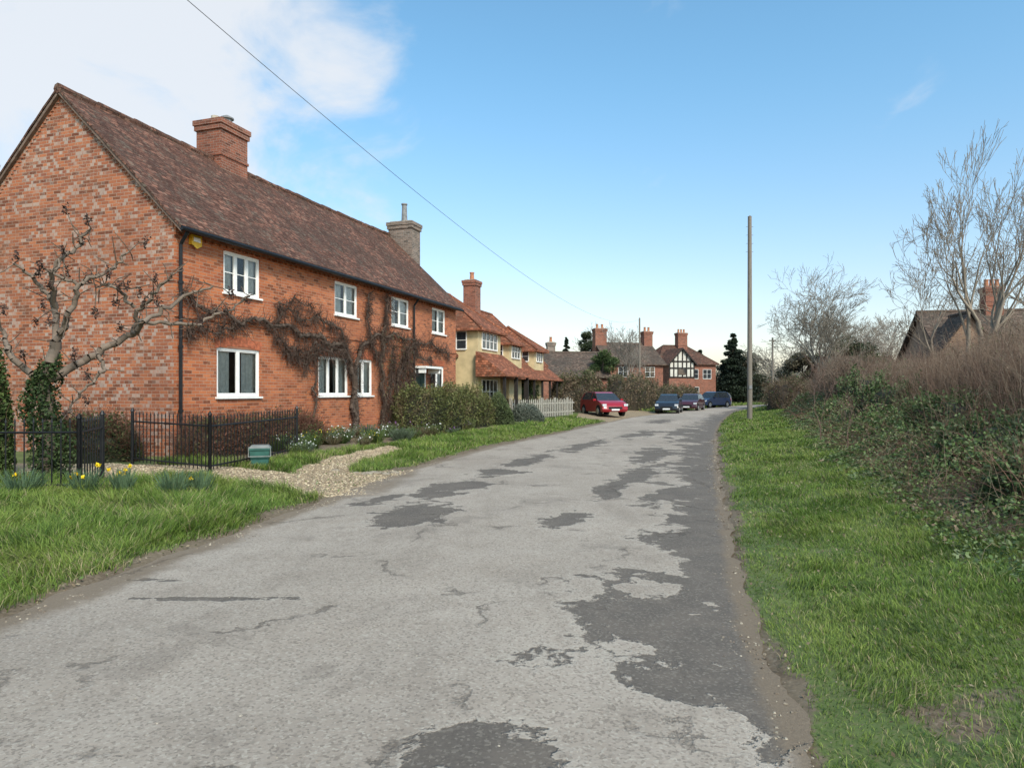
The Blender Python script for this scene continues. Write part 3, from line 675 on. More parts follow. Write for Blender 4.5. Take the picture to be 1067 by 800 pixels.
def hedge(name,path,width,height,nl,lsize,cols,core=(.03,.03,.015),twigs=0,twcol=(.13,.085,.055),tl=.5,base=None,up=.3,rough=.18,nf=1.2,q=None):
    path=np.array(path,float);own=q is None
    if own:q=QM()
    seg=np.hypot(*(path[1:]-path[:-1]).T);cum=np.r_[0,np.cumsum(seg)];T=cum[-1]
    def P(t,a,k):
        x=np.interp(t,cum,path[:,0]);y=np.interp(t,cum,path[:,1])
        x2=np.interp(t+.05,cum,path[:,0])-np.interp(t-.05,cum,path[:,0]);y2=np.interp(t+.05,cum,path[:,1])-np.interp(t-.05,cum,path[:,1])
        l=np.hypot(x2,y2)+1e-9;nx,ny=y2/l,-x2/l
        c=np.cos(a);s=np.sin(a)
        rr=k*(1+rough*nz(t*1.0+3*np.cos(a),a*1.5,nf,4,14))
        end=np.clip(np.minimum(t,T-t)/(width*.45)+.004,0,1)**.5
        off=np.sign(c)*np.abs(c)**.6*width/2*rr*end
        hh=np.abs(s)**.6*height*rr*(.02+.98*end)
        xx=x+nx*off;yy=y+ny*off
        return np.stack([xx,yy,hgt(xx,yy)-.05+hh],-1)
    nt=max(12,int(T/.22));t=np.linspace(0,T,nt);a=np.linspace(0,np.pi,14)
    Tm,Am=np.meshgrid(t,a,indexing='ij')
    V=P(Tm,Am,.80);i=np.arange((nt-1)*13);r_=i//13;c_=i%13;aa=r_*14+c_
    q.add(V.reshape(-1,3),np.stack([aa,aa+1,aa+15,aa+14],1),np.array(core))
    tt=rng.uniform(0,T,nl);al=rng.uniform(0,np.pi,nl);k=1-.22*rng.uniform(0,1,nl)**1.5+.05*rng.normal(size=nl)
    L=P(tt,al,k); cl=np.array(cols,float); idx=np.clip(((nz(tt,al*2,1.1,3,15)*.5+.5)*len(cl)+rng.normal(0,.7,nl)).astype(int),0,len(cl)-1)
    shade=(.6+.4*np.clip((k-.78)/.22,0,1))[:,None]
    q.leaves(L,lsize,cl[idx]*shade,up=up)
    if twigs:
        tt=rng.uniform(0,T,twigs);al=rng.uniform(.05,np.pi-.05,twigs)
        p=P(tt,al,.72);p2=P(tt,al,1.0);d=(p2-p);d/=np.linalg.norm(d,axis=1,keepdims=True)+1e-9
        d=d+rng.normal(0,.45,d.shape);d[:,2]+=.35;d/=np.linalg.norm(d,axis=1,keepdims=True)
        ln=rng.uniform(.4,1.3,(twigs,1))*tl
        rr=.004+.004*rng.uniform(size=twigs)
        sc=max(1,lsize/.03)
        for s_ in range(3):
            pn=p+d*ln/3;q.tubes(p,pn,rr*sc*(1-.25*s_),rr*sc*(.75-.25*s_),np.array(twcol),3,.35)
            p=pn;d=d+rng.normal(0,.3,d.shape);d/=np.linalg.norm(d,axis=1,keepdims=True)
    if own:q.build(name,LEAF)
    return q
def bush(name,x,y,w,d,h,nl,ls,cols,core=(.03,.035,.015),twigs=0,z0=0,rot=0,build=True,q=None,**k):
    c,s=math.cos(rot),math.sin(rot)
    return hedge(name,[(x-c*w/2,y-s*w/2),(x+c*w/2,y+s*w/2)],d,h,nl,ls,cols,core,twigs,q=q,**k)
GREENS=[(.045,.07,.02),(.065,.105,.028),(.095,.14,.038),(.135,.17,.055)]
BROWNS=[(.14,.095,.06),(.20,.14,.09),(.27,.20,.13),(.11,.105,.045),(.155,.12,.07)]

# ------------------------------------------------------------------ wisteria on the wall
q=QM()
def vine(pts,r0,r1,dens,tl,offs=.08):
    pts=np.array(pts,float);P=[];n=14
    for a,b in zip(pts[:-1],pts[1:]):
        for i in range(n): P.append(a+(b-a)*i/n)
    P.append(pts[-1]);P=np.array(P);N=len(P)
    jit=.07
    P[:,0]+=jit*np.sin(np.arange(N)*.5+rng.uniform(0,6))+rng.normal(0,.025,N);P[:,1]+=jit*np.cos(np.arange(N)*.43+rng.uniform(0,6))+rng.normal(0,.025,N)
    s=-(offs+.05*np.abs(np.sin(np.arange(N)*.3)))
    W=loc2w(P[:,0],s,P[:,1]);R=np.linspace(r0,r1,N)
    q.tubes(W[:-1],W[1:],R[:-1],R[1:],np.array((.10,.072,.055)),6)
    k=int(dens*N);i=rng.integers(0,N,k)
    t=P[i,0];z=P[i,1];ss=s[i]
    an=rng.uniform(0,6.283,k);ln=tl*rng.uniform(.3,1.2,k)
    for g_ in range(3):
        t2=t+np.cos(an)*ln/3;z2=z+np.sin(an)*ln/3-.02;s2=np.minimum(ss-rng.normal(.025,.04,k),-.02)
        q.tubes(loc2w(t,ss,0)+np.stack([0*z,0*z,z],1),loc2w(t2,s2,0)+np.stack([0*z,0*z,z2],1),.010-.0025*g_,.008-.0025*g_,np.array((.085,.055,.042)),3,.4)
        t,z,ss=t2,z2,s2;an=an+rng.normal(0,.7,k)
vine([(7.15,.2),(7.2,1.2),(7.05,2.2),(6.6,3.0),(5.5,3.15),(4.2,3.3),(3.0,3.45),(1.8,3.35),(.6,3.6),(.1,3.9)],.10,.03,5,.46)
vine([(7.15,.2),(7.1,1.6),(7.3,2.8),(8.0,3.4),(9.2,3.6),(10.4,3.6),(11.6,3.5)],.09,.03,5,.48)
vine([(8.9,.2),(9.0,1.3),(8.85,2.4),(8.95,3.5),(9.2,4.3),(9.35,5.0)],.08,.02,7,.55)
vine([(9.9,.2),(9.8,1.4),(10.3,2.6),(10.9,3.3),(12.5,3.6),(13.4,3.4),(14.6,3.2)],.06,.02,6,.45)
vine([(5.1,2.9),(4.6,2.4),(4.0,2.9),(3.2,3.0)],.03,.012,5,.45)
vine([(6.9,2.6),(6.4,3.5),(5.4,3.8),(4.4,3.7),(3.4,3.9)],.045,.014,6,.48)
vine([(6.6,3.0),(5.9,2.85),(5.0,3.0),(4.2,2.6),(3.6,2.8)],.04,.014,6,.45)
vine([(8.6,2.8),(8.2,3.3),(7.9,4.2),(8.1,4.9)],.04,.014,6,.4)
vine([(5.0,1.0),(5.05,2.0),(5.2,3.0)],.03,.02,3,.3)
vine([(3.4,3.4),(3.5,4.0),(4.2,4.2),(5.0,4.0)],.03,.01,3,.3)
vine([(1.8,3.35),(1.2,3.0),(.5,3.2),(.2,2.9)],.03,.012,5,.4)
vine([(11.3,3.5),(11.6,2.9),(12.8,2.95),(12.9,2.0),(12.85,.8)],.035,.012,5,.35)
for k in range(10):
    t=rng.uniform(8.6,11.2);vine([(t,.3),(t+rng.uniform(-.3,.3),1.5),(t+rng.uniform(-.4,.4),3.2)],.025,.01,6,.45,.12)
n=2000;t=rng.uniform(8.6,11.2,n);z=rng.uniform(.4,3.8,n);P=loc2w(t,-.05-.25*rng.uniform(size=n),0);P[:,2]=z
q.leaves(P,.025,[(.09,.06,.04),(.12,.08,.05),(.08,.09,.04)])
q.build('wisteria',BARK)

# ------------------------------------------------------------------ pollarded tree front-left w/ ivy
q=QM();s=.01547
def pxy(px,py,yo=0): return np.array([(px-533.5)*s,11.0+yo,1.65+(408-py)*s])
def limb(pl,r0,r1,kn=True):
    P=[]
    for a,b in zip(pl[:-1],pl[1:]):
        for i in range(6): P.append(a+(b-a)*i/6)
    P.append(pl[-1]);P=np.array(P);P[1:-1]+=rng.normal(0,.022,P[1:-1].shape)
    R=np.linspace(r0,r1,len(P));q.tubes(P[:-1],P[1:],R[:-1],R[1:],np.array((.17,.13,.10)),7)
    for p in P[3::3]:
        m=3;d=rng.normal(0,1,(m,3));d[:,2]+=.5;d/=np.linalg.norm(d,axis=1,keepdims=True);pp=np.repeat(p[None],m,0)
        for g_ in range(2):
            pn=pp+d*rng.uniform(.08,.3,(m,1))*.7;q.tubes(pp,pn,.010,.006,np.array((.13,.095,.07)),4);pp=pn;d+=rng.normal(0,.4,d.shape)
        if kn and rng.uniform()<.6:
            c=pp[0];n=40;q.leaves(c+rng.normal(0,.032,(n,3))*np.array([.8,.8,1.5]),.026,[(.045,.028,.024),(.075,.04,.03)])
limb([pxy(45,500),pxy(48,450,.1),pxy(44,400),pxy(58,355)],.12,.085,False)
limb([pxy(58,355),pxy(50,320,.2),pxy(30,295,.3),pxy(15,275)],.06,.02)
limb([pxy(50,320,.2),pxy(60,285,-.2),pxy(80,258),pxy(95,238)],.045,.015)
limb([pxy(58,355),pxy(80,330,-.2),pxy(95,300,-.3),pxy(118,278),pxy(135,262)],.055,.015)
limb([pxy(52,395),pxy(90,365,.3),pxy(120,345,.5),pxy(150,335),pxy(178,305,.5),pxy(205,292,.6)],.07,.018)
limb([pxy(120,345,.5),pxy(140,320,.2),pxy(165,298),pxy(182,285)],.04,.014)
limb([pxy(150,335),pxy(185,335,.6),pxy(215,318,.8),pxy(238,300,.9)],.035,.012)
limb([pxy(44,400),pxy(20,370,-.2),pxy(5,350),pxy(-15,320)],.06,.02)
limb([pxy(90,365,.3),pxy(105,385,.1),pxy(85,410),pxy(70,430)],.03,.015)
limb([pxy(95,300,-.3),pxy(75,290,-.4),pxy(68,265)],.03,.012)
limb([pxy(140,320),pxy(128,300,-.2),pxy(112,295),pxy(100,300)],.03,.012)
q.build('pollarded_tree',BARK)
q=QM();n=5200;h=rng.uniform(0,1,n);a=rng.uniform(0,6.28,n);rr=(.10+.20*rng.uniform(size=n)**.7)*(1.15-.45*h)*(1+.55*nz(h*5+np.cos(a),np.sin(a),1.3,3,40))
P=np.stack([(48-533.5)*s+np.cos(a)*rr+.10*np.sin(h*7),11+np.sin(a)*rr,.2+h*1.9+.25*nz(a,h,1,2,41)*h],1);q.leaves(P,.032,[(.02,.04,.012),(.035,.06,.018),(.05,.08,.025),(.07,.10,.035)])
q.build('ivy',LEAF)
q=QM()
bush('x',-8.55,10.9,1.0,1.0,2.35,7000,.04,GREENS[:3],q=q,twigs=160,rough=.35);q.build('evergreen_shrub',LEAF)

# railings -------------------------------------------------------
def railing(name,p0,p1,h=1.0,gate=False,posts=(0,1)):
    p0=np.array(p0,float);p1=np.array(p1,float);L=np.hypot(*(p1-p0));mb=MB()
    z0=float(hgt(*p0));z1=float(hgt(*p1));P=lambda t,z:(p0[0]+(p1[0]-p0[0])*t,p0[1]+(p1[1]-p0[1])*t,z0+(z1-z0)*t+z)
    for zz in (.12,h-.14): mb.cyl(P(0,zz),P(1,zz),.016,.016,0,6)
    n=max(2,int(L/.115))
    for i in range(n+1):
        t=i/n;mb.cyl(P(t,.05),P(t,h),.0095,.0095,0,6);mb.cyl(P(t,h),P(t,h+.07),.016,.001,0,6)
    for t in posts:
        mb.cyl(P(t,-.1),P(t,h+.06),.032,.032,0,8);mb.cyl(P(t,h+.06),P(t,h+.13),.045,.01,0,8)
    mb.build(name,[BLACKP])
railing('iron_railing',(-8.9,9.2),(-6.12,9.65),1.0)
railing('iron_railing',(-7.45,13.4),(-5.42,12.25),.98)
railing('iron_railing',(-5.42,12.25),(-4.95,15.7),.98)
railing('iron_gate',(-6.12,9.65),(-6.45,10.75),1.0)

# garden shrubs and plants ---------------------------------------
red=[(.20,.085,.055),(.14,.075,.045),(.11,.11,.045),(.07,.09,.03)]
def fpath(ts,s): 
    w_=loc2w(np.array(ts,float),np.full(len(ts),s),0);return [(a[0],a[1]) for a in w_]
hedge('garden_shrubs',fpath([-.6,1.5,4.2],-.75),.9,.85,9000,.028,red,core=(.06,.04,.025),twigs=2600,twcol=(.17,.08,.055),tl=.45,rough=.3)
bush('garden_shrub',-8.6,14.0,1.9,1.2,.95,4500,.03,red[1:]+GREENS[:2],twigs=1200,rot=.2,twcol=(.14,.07,.045),rough=.3)
q=QM()
for k in range(64):
    t=rng.uniform(1.2,12);s_=rng.uniform(-2.2,-.5);p=loc2w(t,s_,0);x,y=p[0],p[1];z=float(hgt(x,y))
    n=130;a=rng.uniform(0,6.28,n);r_=.22*np.sqrt(rng.uniform(size=n));hh=rng.uniform(.15,.45)
    P0=np.stack([x+np.cos(a)*r_*.4,y+np.sin(a)*r_*.4,np.full(n,z)],1);P1=P0+np.stack([np.cos(a)*r_,np.sin(a)*r_,hh*rng.uniform(.5,1.1,n)],1)
    g_=[(.065,.10,.028),(.095,.14,.035),(.135,.17,.055),(.13,.165,.105),(.17,.14,.08)][rng.integers(0,5)];q.tubes(P0,P1,.006,.003,np.array(g_),3,.3)
    q.leaves(P1,.022,[g_,(.08,.125,.045)])
    fc=[(.75,.74,.70),(.7,.55,.05),(.30,.15,.35),(.75,.74,.70),None,None,None][rng.integers(0,7)]
    if fc: q.leaves(P1[:14]+np.array([0,0,.04]),.024,[fc],aspect=.9)
q.build('flower_bed_plants',LEAF)
hedge('box_hedge',[(-3.5,22.6),(-2.3,26.5),(-1.4,29.6)],1.9,1.62,26000,.035,[(.07,.08,.025),(.12,.13,.04),(.17,.175,.06),(.17,.13,.065)],rough=.22,twigs=1200)
bush('garden_bush',-.6,29.5,1.4,1.4,1.4,9000,.035,[(.07,.09,.035),(.11,.145,.055),(.15,.175,.075)])
bush('lavender_bush',.7,32.8,1.8,1.3,.9,4000,.035,[(.13,.145,.11),(.18,.195,.155)],core=(.06,.07,.05))
def daff(name,x,y,nf,r=.2):
    q=QM();z=float(hgt(x,y));n=170
    a=rng.uniform(0,6.28,n);P0=np.stack([x+np.cos(a)*r*.5*rng.uniform(size=n),y+np.sin(a)*r*.5*rng.uniform(size=n),np.full(n,z)],1)
    P1=P0+np.stack([np.cos(a)*r*.9*rng.uniform(size=n),np.sin(a)*r*.9*rng.uniform(size=n),rng.uniform(.15,.38,n)],1)
    q.tubes(P0,P1,.007,.003,np.array((.12,.19,.10)),3,.3)
    for i in range(nf):
        p=P1[i]+np.array([0,0,.05]);q.leaves(np.repeat(p[None],9,0)+rng.normal(0,.006,(9,3)),.034,[(.80,.62,.03),(.8,.55,.02)],aspect=.6)
    q.build(name,LEAF)
daff('daffodil_clump',-5.55,9.75,6);daff('daffodil_clump',-5.95,9.5,5,.25);daff('daffodil_clump',-4.9,9.9,0,.26);daff('daffodil_clump',-6.6,9.2,1,.3);daff('daffodil_clump',-4.6,10.1,1,.2)
# caddy
mb=MB();bx,by=-5.0,13.55;bz=float(hgt(bx,by))
def frust(mb,x,y,z0,z1,a0,b0,a1,b1,m):
    A_=[(x-a0,y-b0,z0),(x+a0,y-b0,z0),(x+a0,y+b0,z0),(x-a0,y+b0,z0)];B_=[(x-a1,y-b1,z1),(x+a1,y-b1,z1),(x+a1,y+b1,z1),(x-a1,y+b1,z1)]
    for k in range(4): j=(k+1)%4; mb.face([A_[k],A_[j],B_[j],B_[k]],m)
    mb.face(B_,m);mb.face(A_[::-1],m)
frust(mb,0,0,0,.32,.15,.14,.19,.17,0);frust(mb,0,0,.32,.355,.21,.19,.21,.19,0);frust(mb,0,0,.357,.41,.205,.185,.16,.14,1)
mb.box((-.21,-.20,.2),(-.195,.0,.38),1);mb.box((.195,-.20,.2),(.21,.0,.38),1);mb.box((-.21,-.215,.19),(.21,-.2,.21),1)
mb.build('food_waste_caddy',[simple('caddy_green',(.035,.11,.09),.5),simple('caddy_lid',(.17,.18,.17),.5)],None,(bx,by,bz+.01),.3,bevel=.012)
import bmesh
bm=bmesh.new()
for k in range(14):
    x,y=(rng.normal(-3.0,.35),rng.normal(13.6,.25));r_=rng.uniform(.04,.10)
    res=bmesh.ops.create_icosphere(bm,subdivisions=2,radius=1)
    z=float(hgt(x,y))
    for v in res['verts']:
        c=v.co; f_=1+.25*float(nz(c.x*2+k,c.y*2+c.z,1.2,2,3)); v.co=Vector((x+c.x*r_*f_*1.5,y+c.y*r_*f_,z+c.z*r_*.5*f_))
me=bpy.data.meshes.new('edging_stones');bm.to_mesh(me);bm.free();me.materials.append(simple('old_stone',(.24,.20,.15),.9,var=.4,scale=9));o=bpy.data.objects.new('edging_stones',me);COL.objects.link(o)

# ------------------------------------------------------------------ generic house
def house(name,loc,rot,L,W,eave,ridge,wall,roof,hip=0,wins=(),chims=(),oh=.3,par=None,wn='walls',winm=WHITE,frontm=None):
    e=par or empty(name,loc,rot)
    w=MB()
    w.face([(0,0,0),(L,0,0),(L,0,eave),(0,0,eave)],1 if frontm else 0);w.face([(L,W,0),(0,W,0),(0,W,eave),(L,W,eave)])
    if hip:
        w.face([(0,W,0),(0,0,0),(0,0,eave),(0,W,eave)]);w.face([(L,0,0),(L,W,0),(L,W,eave),(L,0,eave)])
    else:
        w.face([(0,W,0),(0,0,0),(0,0,eave),(0,W/2,ridge-.05),(0,W,eave)]);w.face([(L,0,0),(L,W,0),(L,W,eave),(L,W/2,ridge-.05),(L,0,eave)])
    w.build(wn,[wall,frontm or wall],e)
    r=MB();o=oh;zo=eave-.1;sl=hip
    a=(-o,-o,zo);b=(L+o,-o,zo);c=(L+o,W+o,zo);d=(-o,W+o,zo);h=o if not hip else 0
    p=(sl-h,W/2,ridge);q_=(L-sl+h,W/2,ridge)
    r.face([a,b,q_,p]);r.face([c,d,p,q_])
    if hip: r.face([b,c,q_]);r.face([d,a,p]);
    dn=lambda v:(v[0],v[1],v[2]-.12)
    if hip: r.face([dn(a),dn(d),dn(c),dn(b)])
    else: r.face([dn(a),dn(p),dn(q_),dn(b)]);r.face([dn(d),dn(c),dn(q_),dn(p)]);r.face([a,p,dn(p),dn(a)]);r.face([p,d,dn(d),dn(p)]);r.face([b,dn(b),dn(q_),q_]);r.face([q_,dn(q_),dn(c),c])
    r.face([dn(a),dn(b),b,a]);r.face([dn(c),dn(d),d,c])
    if hip: r.face([dn(b),dn(c),c,b]);r.face([dn(d),dn(a),a,d])
    r.cyl((p[0],W/2,ridge-.02),(q_[0],W/2,ridge-.02),.11,.11,0,8)
    if hip:
        for s0,e0 in ((a,p),(d,p),(b,q_),(c,q_)): r.cyl(s0,e0,.07,.07,0,6)
    r.build('roof' if wn=='walls' else wn+'_roof',[roof],e)
    if wins:
        f=MB()
        for (face,a,b,c,d,cols,rows) in wins:
            def tr(x,o_,z):
                if face=='f': return (x,-o_,z)
                if face=='l': return (-o_,W-x,z)
                if face=='r': return (L+o_,x,z)
            def bx(x0,x1,z0,z1,o0,o1,m):
                p0=tr(x0,o0,z0);p1=tr(x1,o1,z1);f.box(tuple(min(u,v) for u,v in zip(p0,p1)),tuple(max(u,v) for u,v in zip(p0,p1)),m)
            bx(a,b,c,d,.004,.012,1)
            bx(a-.04,a,c-.04,d+.04,.004,.05,0);bx(b,b+.04,c-.04,d+.04,.004,.05,0);bx(a,b,c-.06,c,.004,.07,0);bx(a,b,d,d+.04,.004,.05,0)
            for i in range(1,cols): x=a+(b-a)*i/cols;bx(x-.022,x+.022,c,d,.013,.04,0)
            for i in range(1,rows): z=c+(d-c)*i/rows;bx(a,b,z-.012,z+.012,.013,.032,0)
        f.build('windows' if wn=='walls' else wn+'_windows',[winm,GLD],e)
    for ch in chims: chimney(e,*ch)
    return e
o=loc2w(18.2,1.4,0)
E=house('cream_cottage_row',(o[0],o[1],0),A,16,6,3.5,6.9,CREAM,RF_R,hip=2.2,
   wins=[('f',.8,2.2,1.2,2.3,3,2),('f',4.5,5.6,1.2,2.3,2,2),('f',8,9.5,1.2,2.3,3,2),('f',13,14.5,1.2,2.3,3,2),('l',1.5,3,1.3,2.4,2,2)],
   chims=[(7.2,1.8,.85,.75,4.5,8.1,BR_D,1,'chimney')])
def sub(par,x,y,rz): 
    e=bpy.data.objects.new('bay',None);COL.objects.link(e);e.parent=par;e.location=(x,y,0);e.rotation_euler=(0,0,rz);return e
b1=sub(E,.2,-1.3,0);house('b','',0,3.2,4.5,4.75,6.55,CREAM,RF_R,hip=1.4,par=b1,wn='bay_walls',wins=[('f',.5,2.6,3.75,4.5,4,2),('f',.5,2.6,1.1,2.2,4,2),('l',2.4,3.9,3.7,4.5,3,2)])
b2=sub(E,6.6,-.7,0);house('b','',0,2.3,4.2,4.5,6.1,CREAM,RF_R,hip=1.1,par=b2,wn='bay_walls',wins=[('f',.4,1.9,3.6,4.3,3,2),('l',2.6,3.8,3.6,4.3,3,2)])
b3=sub(E,11.6,-.7,0);house('b','',0,2.1,4.2,4.4,5.9,CREAM,RF_R,hip=1.0,par=b3,wn='bay_walls',wins=[('f',.4,1.7,3.6,4.2,3,2),('l',2.6,3.8,3.6,4.2,3,2)])
pr=MB()
for xa,xb,yo in ((-.1,3.7,-1.3),(3.7,16,0)):
    pr.face([(xa,yo-1.5,2.45),(xb,yo-1.5,2.45),(xb,yo-.0,3.55),(xa,yo-.0,3.55)]);pr.face([(xa,yo-1.5,2.35),(xa,yo,2.35),(xb,yo,2.35),(xb,yo-1.5,2.35)])
    pr.face([(xa,yo-1.5,2.35),(xb,yo-1.5,2.35),(xb,yo-1.5,2.45),(xa,yo-1.5,2.45)]);pr.face([(xa,yo-1.5,2.35),(xa,yo-1.5,2.45),(xa,yo,3.55),(xa,yo,2.35)])
    x=xa+.15
    while x<xb: pr.box((x,yo-1.42,0),(x+.12,yo-1.3,2.35),1); x+=1.8
pr.build('pent_roof',[RF_R,DARKW],E)

house('long_barn',(1.8,56,0),.12,6.2,7,3.0,5.1,BR_D,RF_B,chims=[(2.2,4.5,.7,.7,4,6.0,BR_GREY,1,'chimney')])
house('brick_house',(10.0,70,0),.25,6.0,7,4.6,6.9,BR_D,RF_B,wins=[('f',1,2.0,3.2,4.2,2,2),('f',4,5.0,3.2,4.2,2,2)],chims=[(.3,3.5,1.3,.9,5,8.4,BR_D,2,'chimney'),(5.8,3.5,1.0,.9,5,8.2,BR_D,2,'chimney')])
E=house('half_timbered_house',(18.1,84,0),.25,7.8,7,5.2,7.6,BR_D,RF,hip=2.3,wins=[('f',4.2,5.3,3.3,4.4,2,2),('f',6.0,7.1,3.3,4.4,2,2),('f',4.2,5.4,1.0,2.2,2,2)],
    chims=[(4.7,3.2,1.3,.9,6.2,9.2,BR_D,3,'chimney'),(.3,4.5,1.0,.9,5,8.7,BR_D,2,'chimney')])
g=MB();g.face([(0,0,0),(3.4,0,0),(3.4,0,3.3),(0,0,3.3)],0);g.face([(0,0,3.3),(3.4,0,3.3),(3.4,0,5.2),(1.7,0,6.8),(0,0,5.2)],1)
g.face([(0,0,0),(0,0,5.2),(0,3,5.2),(0,3,0)],0);g.face([(3.4,0,0),(3.4,3,0),(3.4,3,5.2),(3.4,0,5.2)],0)
for x in (0,.55,1.1,1.7,2.25,2.8,3.25): 
    zt=5.2+1.6*(1-abs(x+.07-1.7)/1.7)-.1; g.box((x,-.05,3.3),(x+.15,-.004,zt),2)
for z in (3.3,4.4,5.2): g.box((0,-.06,z),(3.4,-.052,z+.17),2)
g.box((1.2,-.08,3.7),(2.2,-.062,4.35),4)
g.face([(-.3,-.3,4.85),(-.3,4,4.85),(1.7,4,6.95),(1.7,-.3,6.95)][::-1],3);g.face([(3.7,-.3,4.85),(1.7,-.3,6.95),(1.7,4,6.95),(3.7,4,4.85)][::-1],3)
g.face([(-.3,-.3,4.68),(1.7,-.3,6.75),(1.7,-.3,6.95),(-.3,-.3,4.85)],2);g.face([(3.7,-.3,4.68),(3.7,-.3,4.85),(1.7,-.3,6.95),(1.7,-.3,6.75)],2)
o=g.build('timbered_gable',[BR_D,TUDOR,DARKW,RF,GLD],E);o.location=(.2,-2.2,0)
E=house('tan_brick_house',(25.3,40,0),-.18,11,6.5,3.8,6.7,BR_T,RF_B,wins=[('f',1,2.2,2.4,3.4,2,2)],chims=[(4.0,3.2,1.0,.8,6,8.1,BR_D,3,'chimney')])
b1=sub(E,4.2,1.5,-math.pi/2);house('b','',0,4.5,3.6,4.0,6.0,BR_T,RF_B,par=b1,wn='wing_walls',wins=[('r',1.2,2.5,2.5,3.6,2,2)],oh=.25)
b1=sub(E,-.6,1.2,-math.pi/2);house('b','',0,2.2,3.0,3.8,6.2,BR_T,RF_B,par=b1,wn='porch_walls',wins=[('r',.9,2.1,2.5,3.4,2,2)],oh=.25)
house('low_outbuilding',(29,62,0),-.1,6,5,3.2,4.9,BR_T,RF_B)
house('low_outbuilding',(42,92,0),.1,12,6,3.2,5.6,BR_T,RF_B)

# ------------------------------------------------------------------ poles & wire
mb=MB();px,py=12.85,36.9;pz=float(hgt(px,py))
mb.cyl((px,py,pz-.3),(px,py,11.1),.14,.10,0,16);mb.cyl((px,py,11.1),(px,py,11.16),.11,.02,0,16)
mb.box((px-.08,py-.16,1.8),(px+.08,py-.145,2.0),1)
for k in range(4): mb.cyl((px-.2,py,9.2+k*.45),(px+.2,py,9.2+k*.45),.010,.010,1,6)
mb.build('telegraph_pole',[POLE,LEAD],smooth=True)
mb=MB();P2=(11.4,61.0)
mb.cyl((P2[0],P2[1],-.2),(P2[0],P2[1],8.2),.10,.07,0,12);mb.cyl((P2[0],P2[1],8.2),(P2[0],P2[1],8.26),.08,.02,0,12)
mb.build('telegraph_pole',[POLE])
mb=MB();mb.cyl((22.9,60,-.1),(22.9,60,6.4),.10,.075,0,10);mb.box((22.6,59.96,6.1),(23.2,60.04,6.18))
mb.build('telegraph_pole',[POLE])
a0=np.array([-3.81,8.0,6.24]);b0=np.array([P2[0],P2[1],8.1]);d0=(a0-b0)
st=b0+d0*1.35
q=QM();t=np.linspace(0,1,120)[:,None];W=b0+(st-b0)*t;tt=t*1.35
W[:,2:]-=6.1*tt*(1-tt);q.tubes(W[:-1],W[1:],.0045,.0045,np.array((.06,.06,.06)),5,0)
q.build('overhead_cable',BARK)

# fence
mb=MB();p0=np.array([.0,33.6]);p1=np.array([3.75,40.8]);L=np.hypot(*(p1-p0));n=int(L/.24)
ang=math.atan2(*(p1-p0)[::-1])
for i in range(n):
    h_=.98+.04*math.sin(i*3.1);mb.box((i*.24,0,.05),(i*.24+.11,.02,h_));mb.face([(i*.24,0,h_),(i*.24+.11,0,h_),(i*.24+.055,0,h_+.07)])
for z in (.25,.75): mb.box((0,.022,z),(L,.06,z+.07))
for i in range(int(L/1.8)+1): mb.box((i*1.8,.062,-.1),(i*1.8+.1,.16,1.1))
mb.build('picket_fence',[WOOD],None,(p0[0],p0[1],float(hgt(*p0))),ang)
hedge('garden_shrubs',[(-.6,34.6),(1.2,38),(2.9,41.4)],1.0,1.0,5000,.04,BROWNS[:3]+GREENS[:3],twigs=500,rough=.35,core=(.04,.035,.02))

# ------------------------------------------------------------------ hedges, far
hedge('hedge',[(2.6,47),(4.6,48),(6.6,50)],1.6,2.6,9000,.06,BROWNS+GREENS[:2],twigs=1500,tl=.6,core=(.05,.04,.025),rough=.3)
hedge('hedge',[(7.6,52),(9.8,55),(12.8,62)],1.8,2.7,10000,.06,BROWNS+GREENS[:1],twigs=1500,tl=.6,core=(.05,.04,.025),rough=.3)
hedge('hedge',[(-.2,41.5),(1.5,44.5)],1.4,2.2,5000,.05,GREENS,twigs=100)
hedge('hedge',[(14,66),(17,72),(21,79)],1.8,2.1,7000,.07,BROWNS+GREENS[:2],twigs=600,tl=.6,core=(.05,.04,.025),rough=.3)
hedge('hedge',[(28,72),(36,83),(44,90)],2.0,2.2,9000,.08,GREENS[:3]+BROWNS[:2],twigs=500,rough=.3)
hedge('hedge',[(19,48),(23,56),(29,68)],2.4,2.0,13000,.06,BROWNS+GREENS[:2],twigs=3500,tl=.9,core=(.06,.045,.03),rough=.45)
hedge('hedge',[(24,100),(38,108),(56,112)],4.0,4.2,14000,.14,GREENS[:2]+BROWNS[:2],twigs=900,tl=1.5,core=(.05,.045,.03),rough=.5)
hedge('hedge',[(-2,96),(10,99),(24,100)],4.0,4.4,9000,.14,GREENS[:2]+BROWNS[:2],twigs=900,tl=1.5,core=(.05,.045,.03),rough=.5)
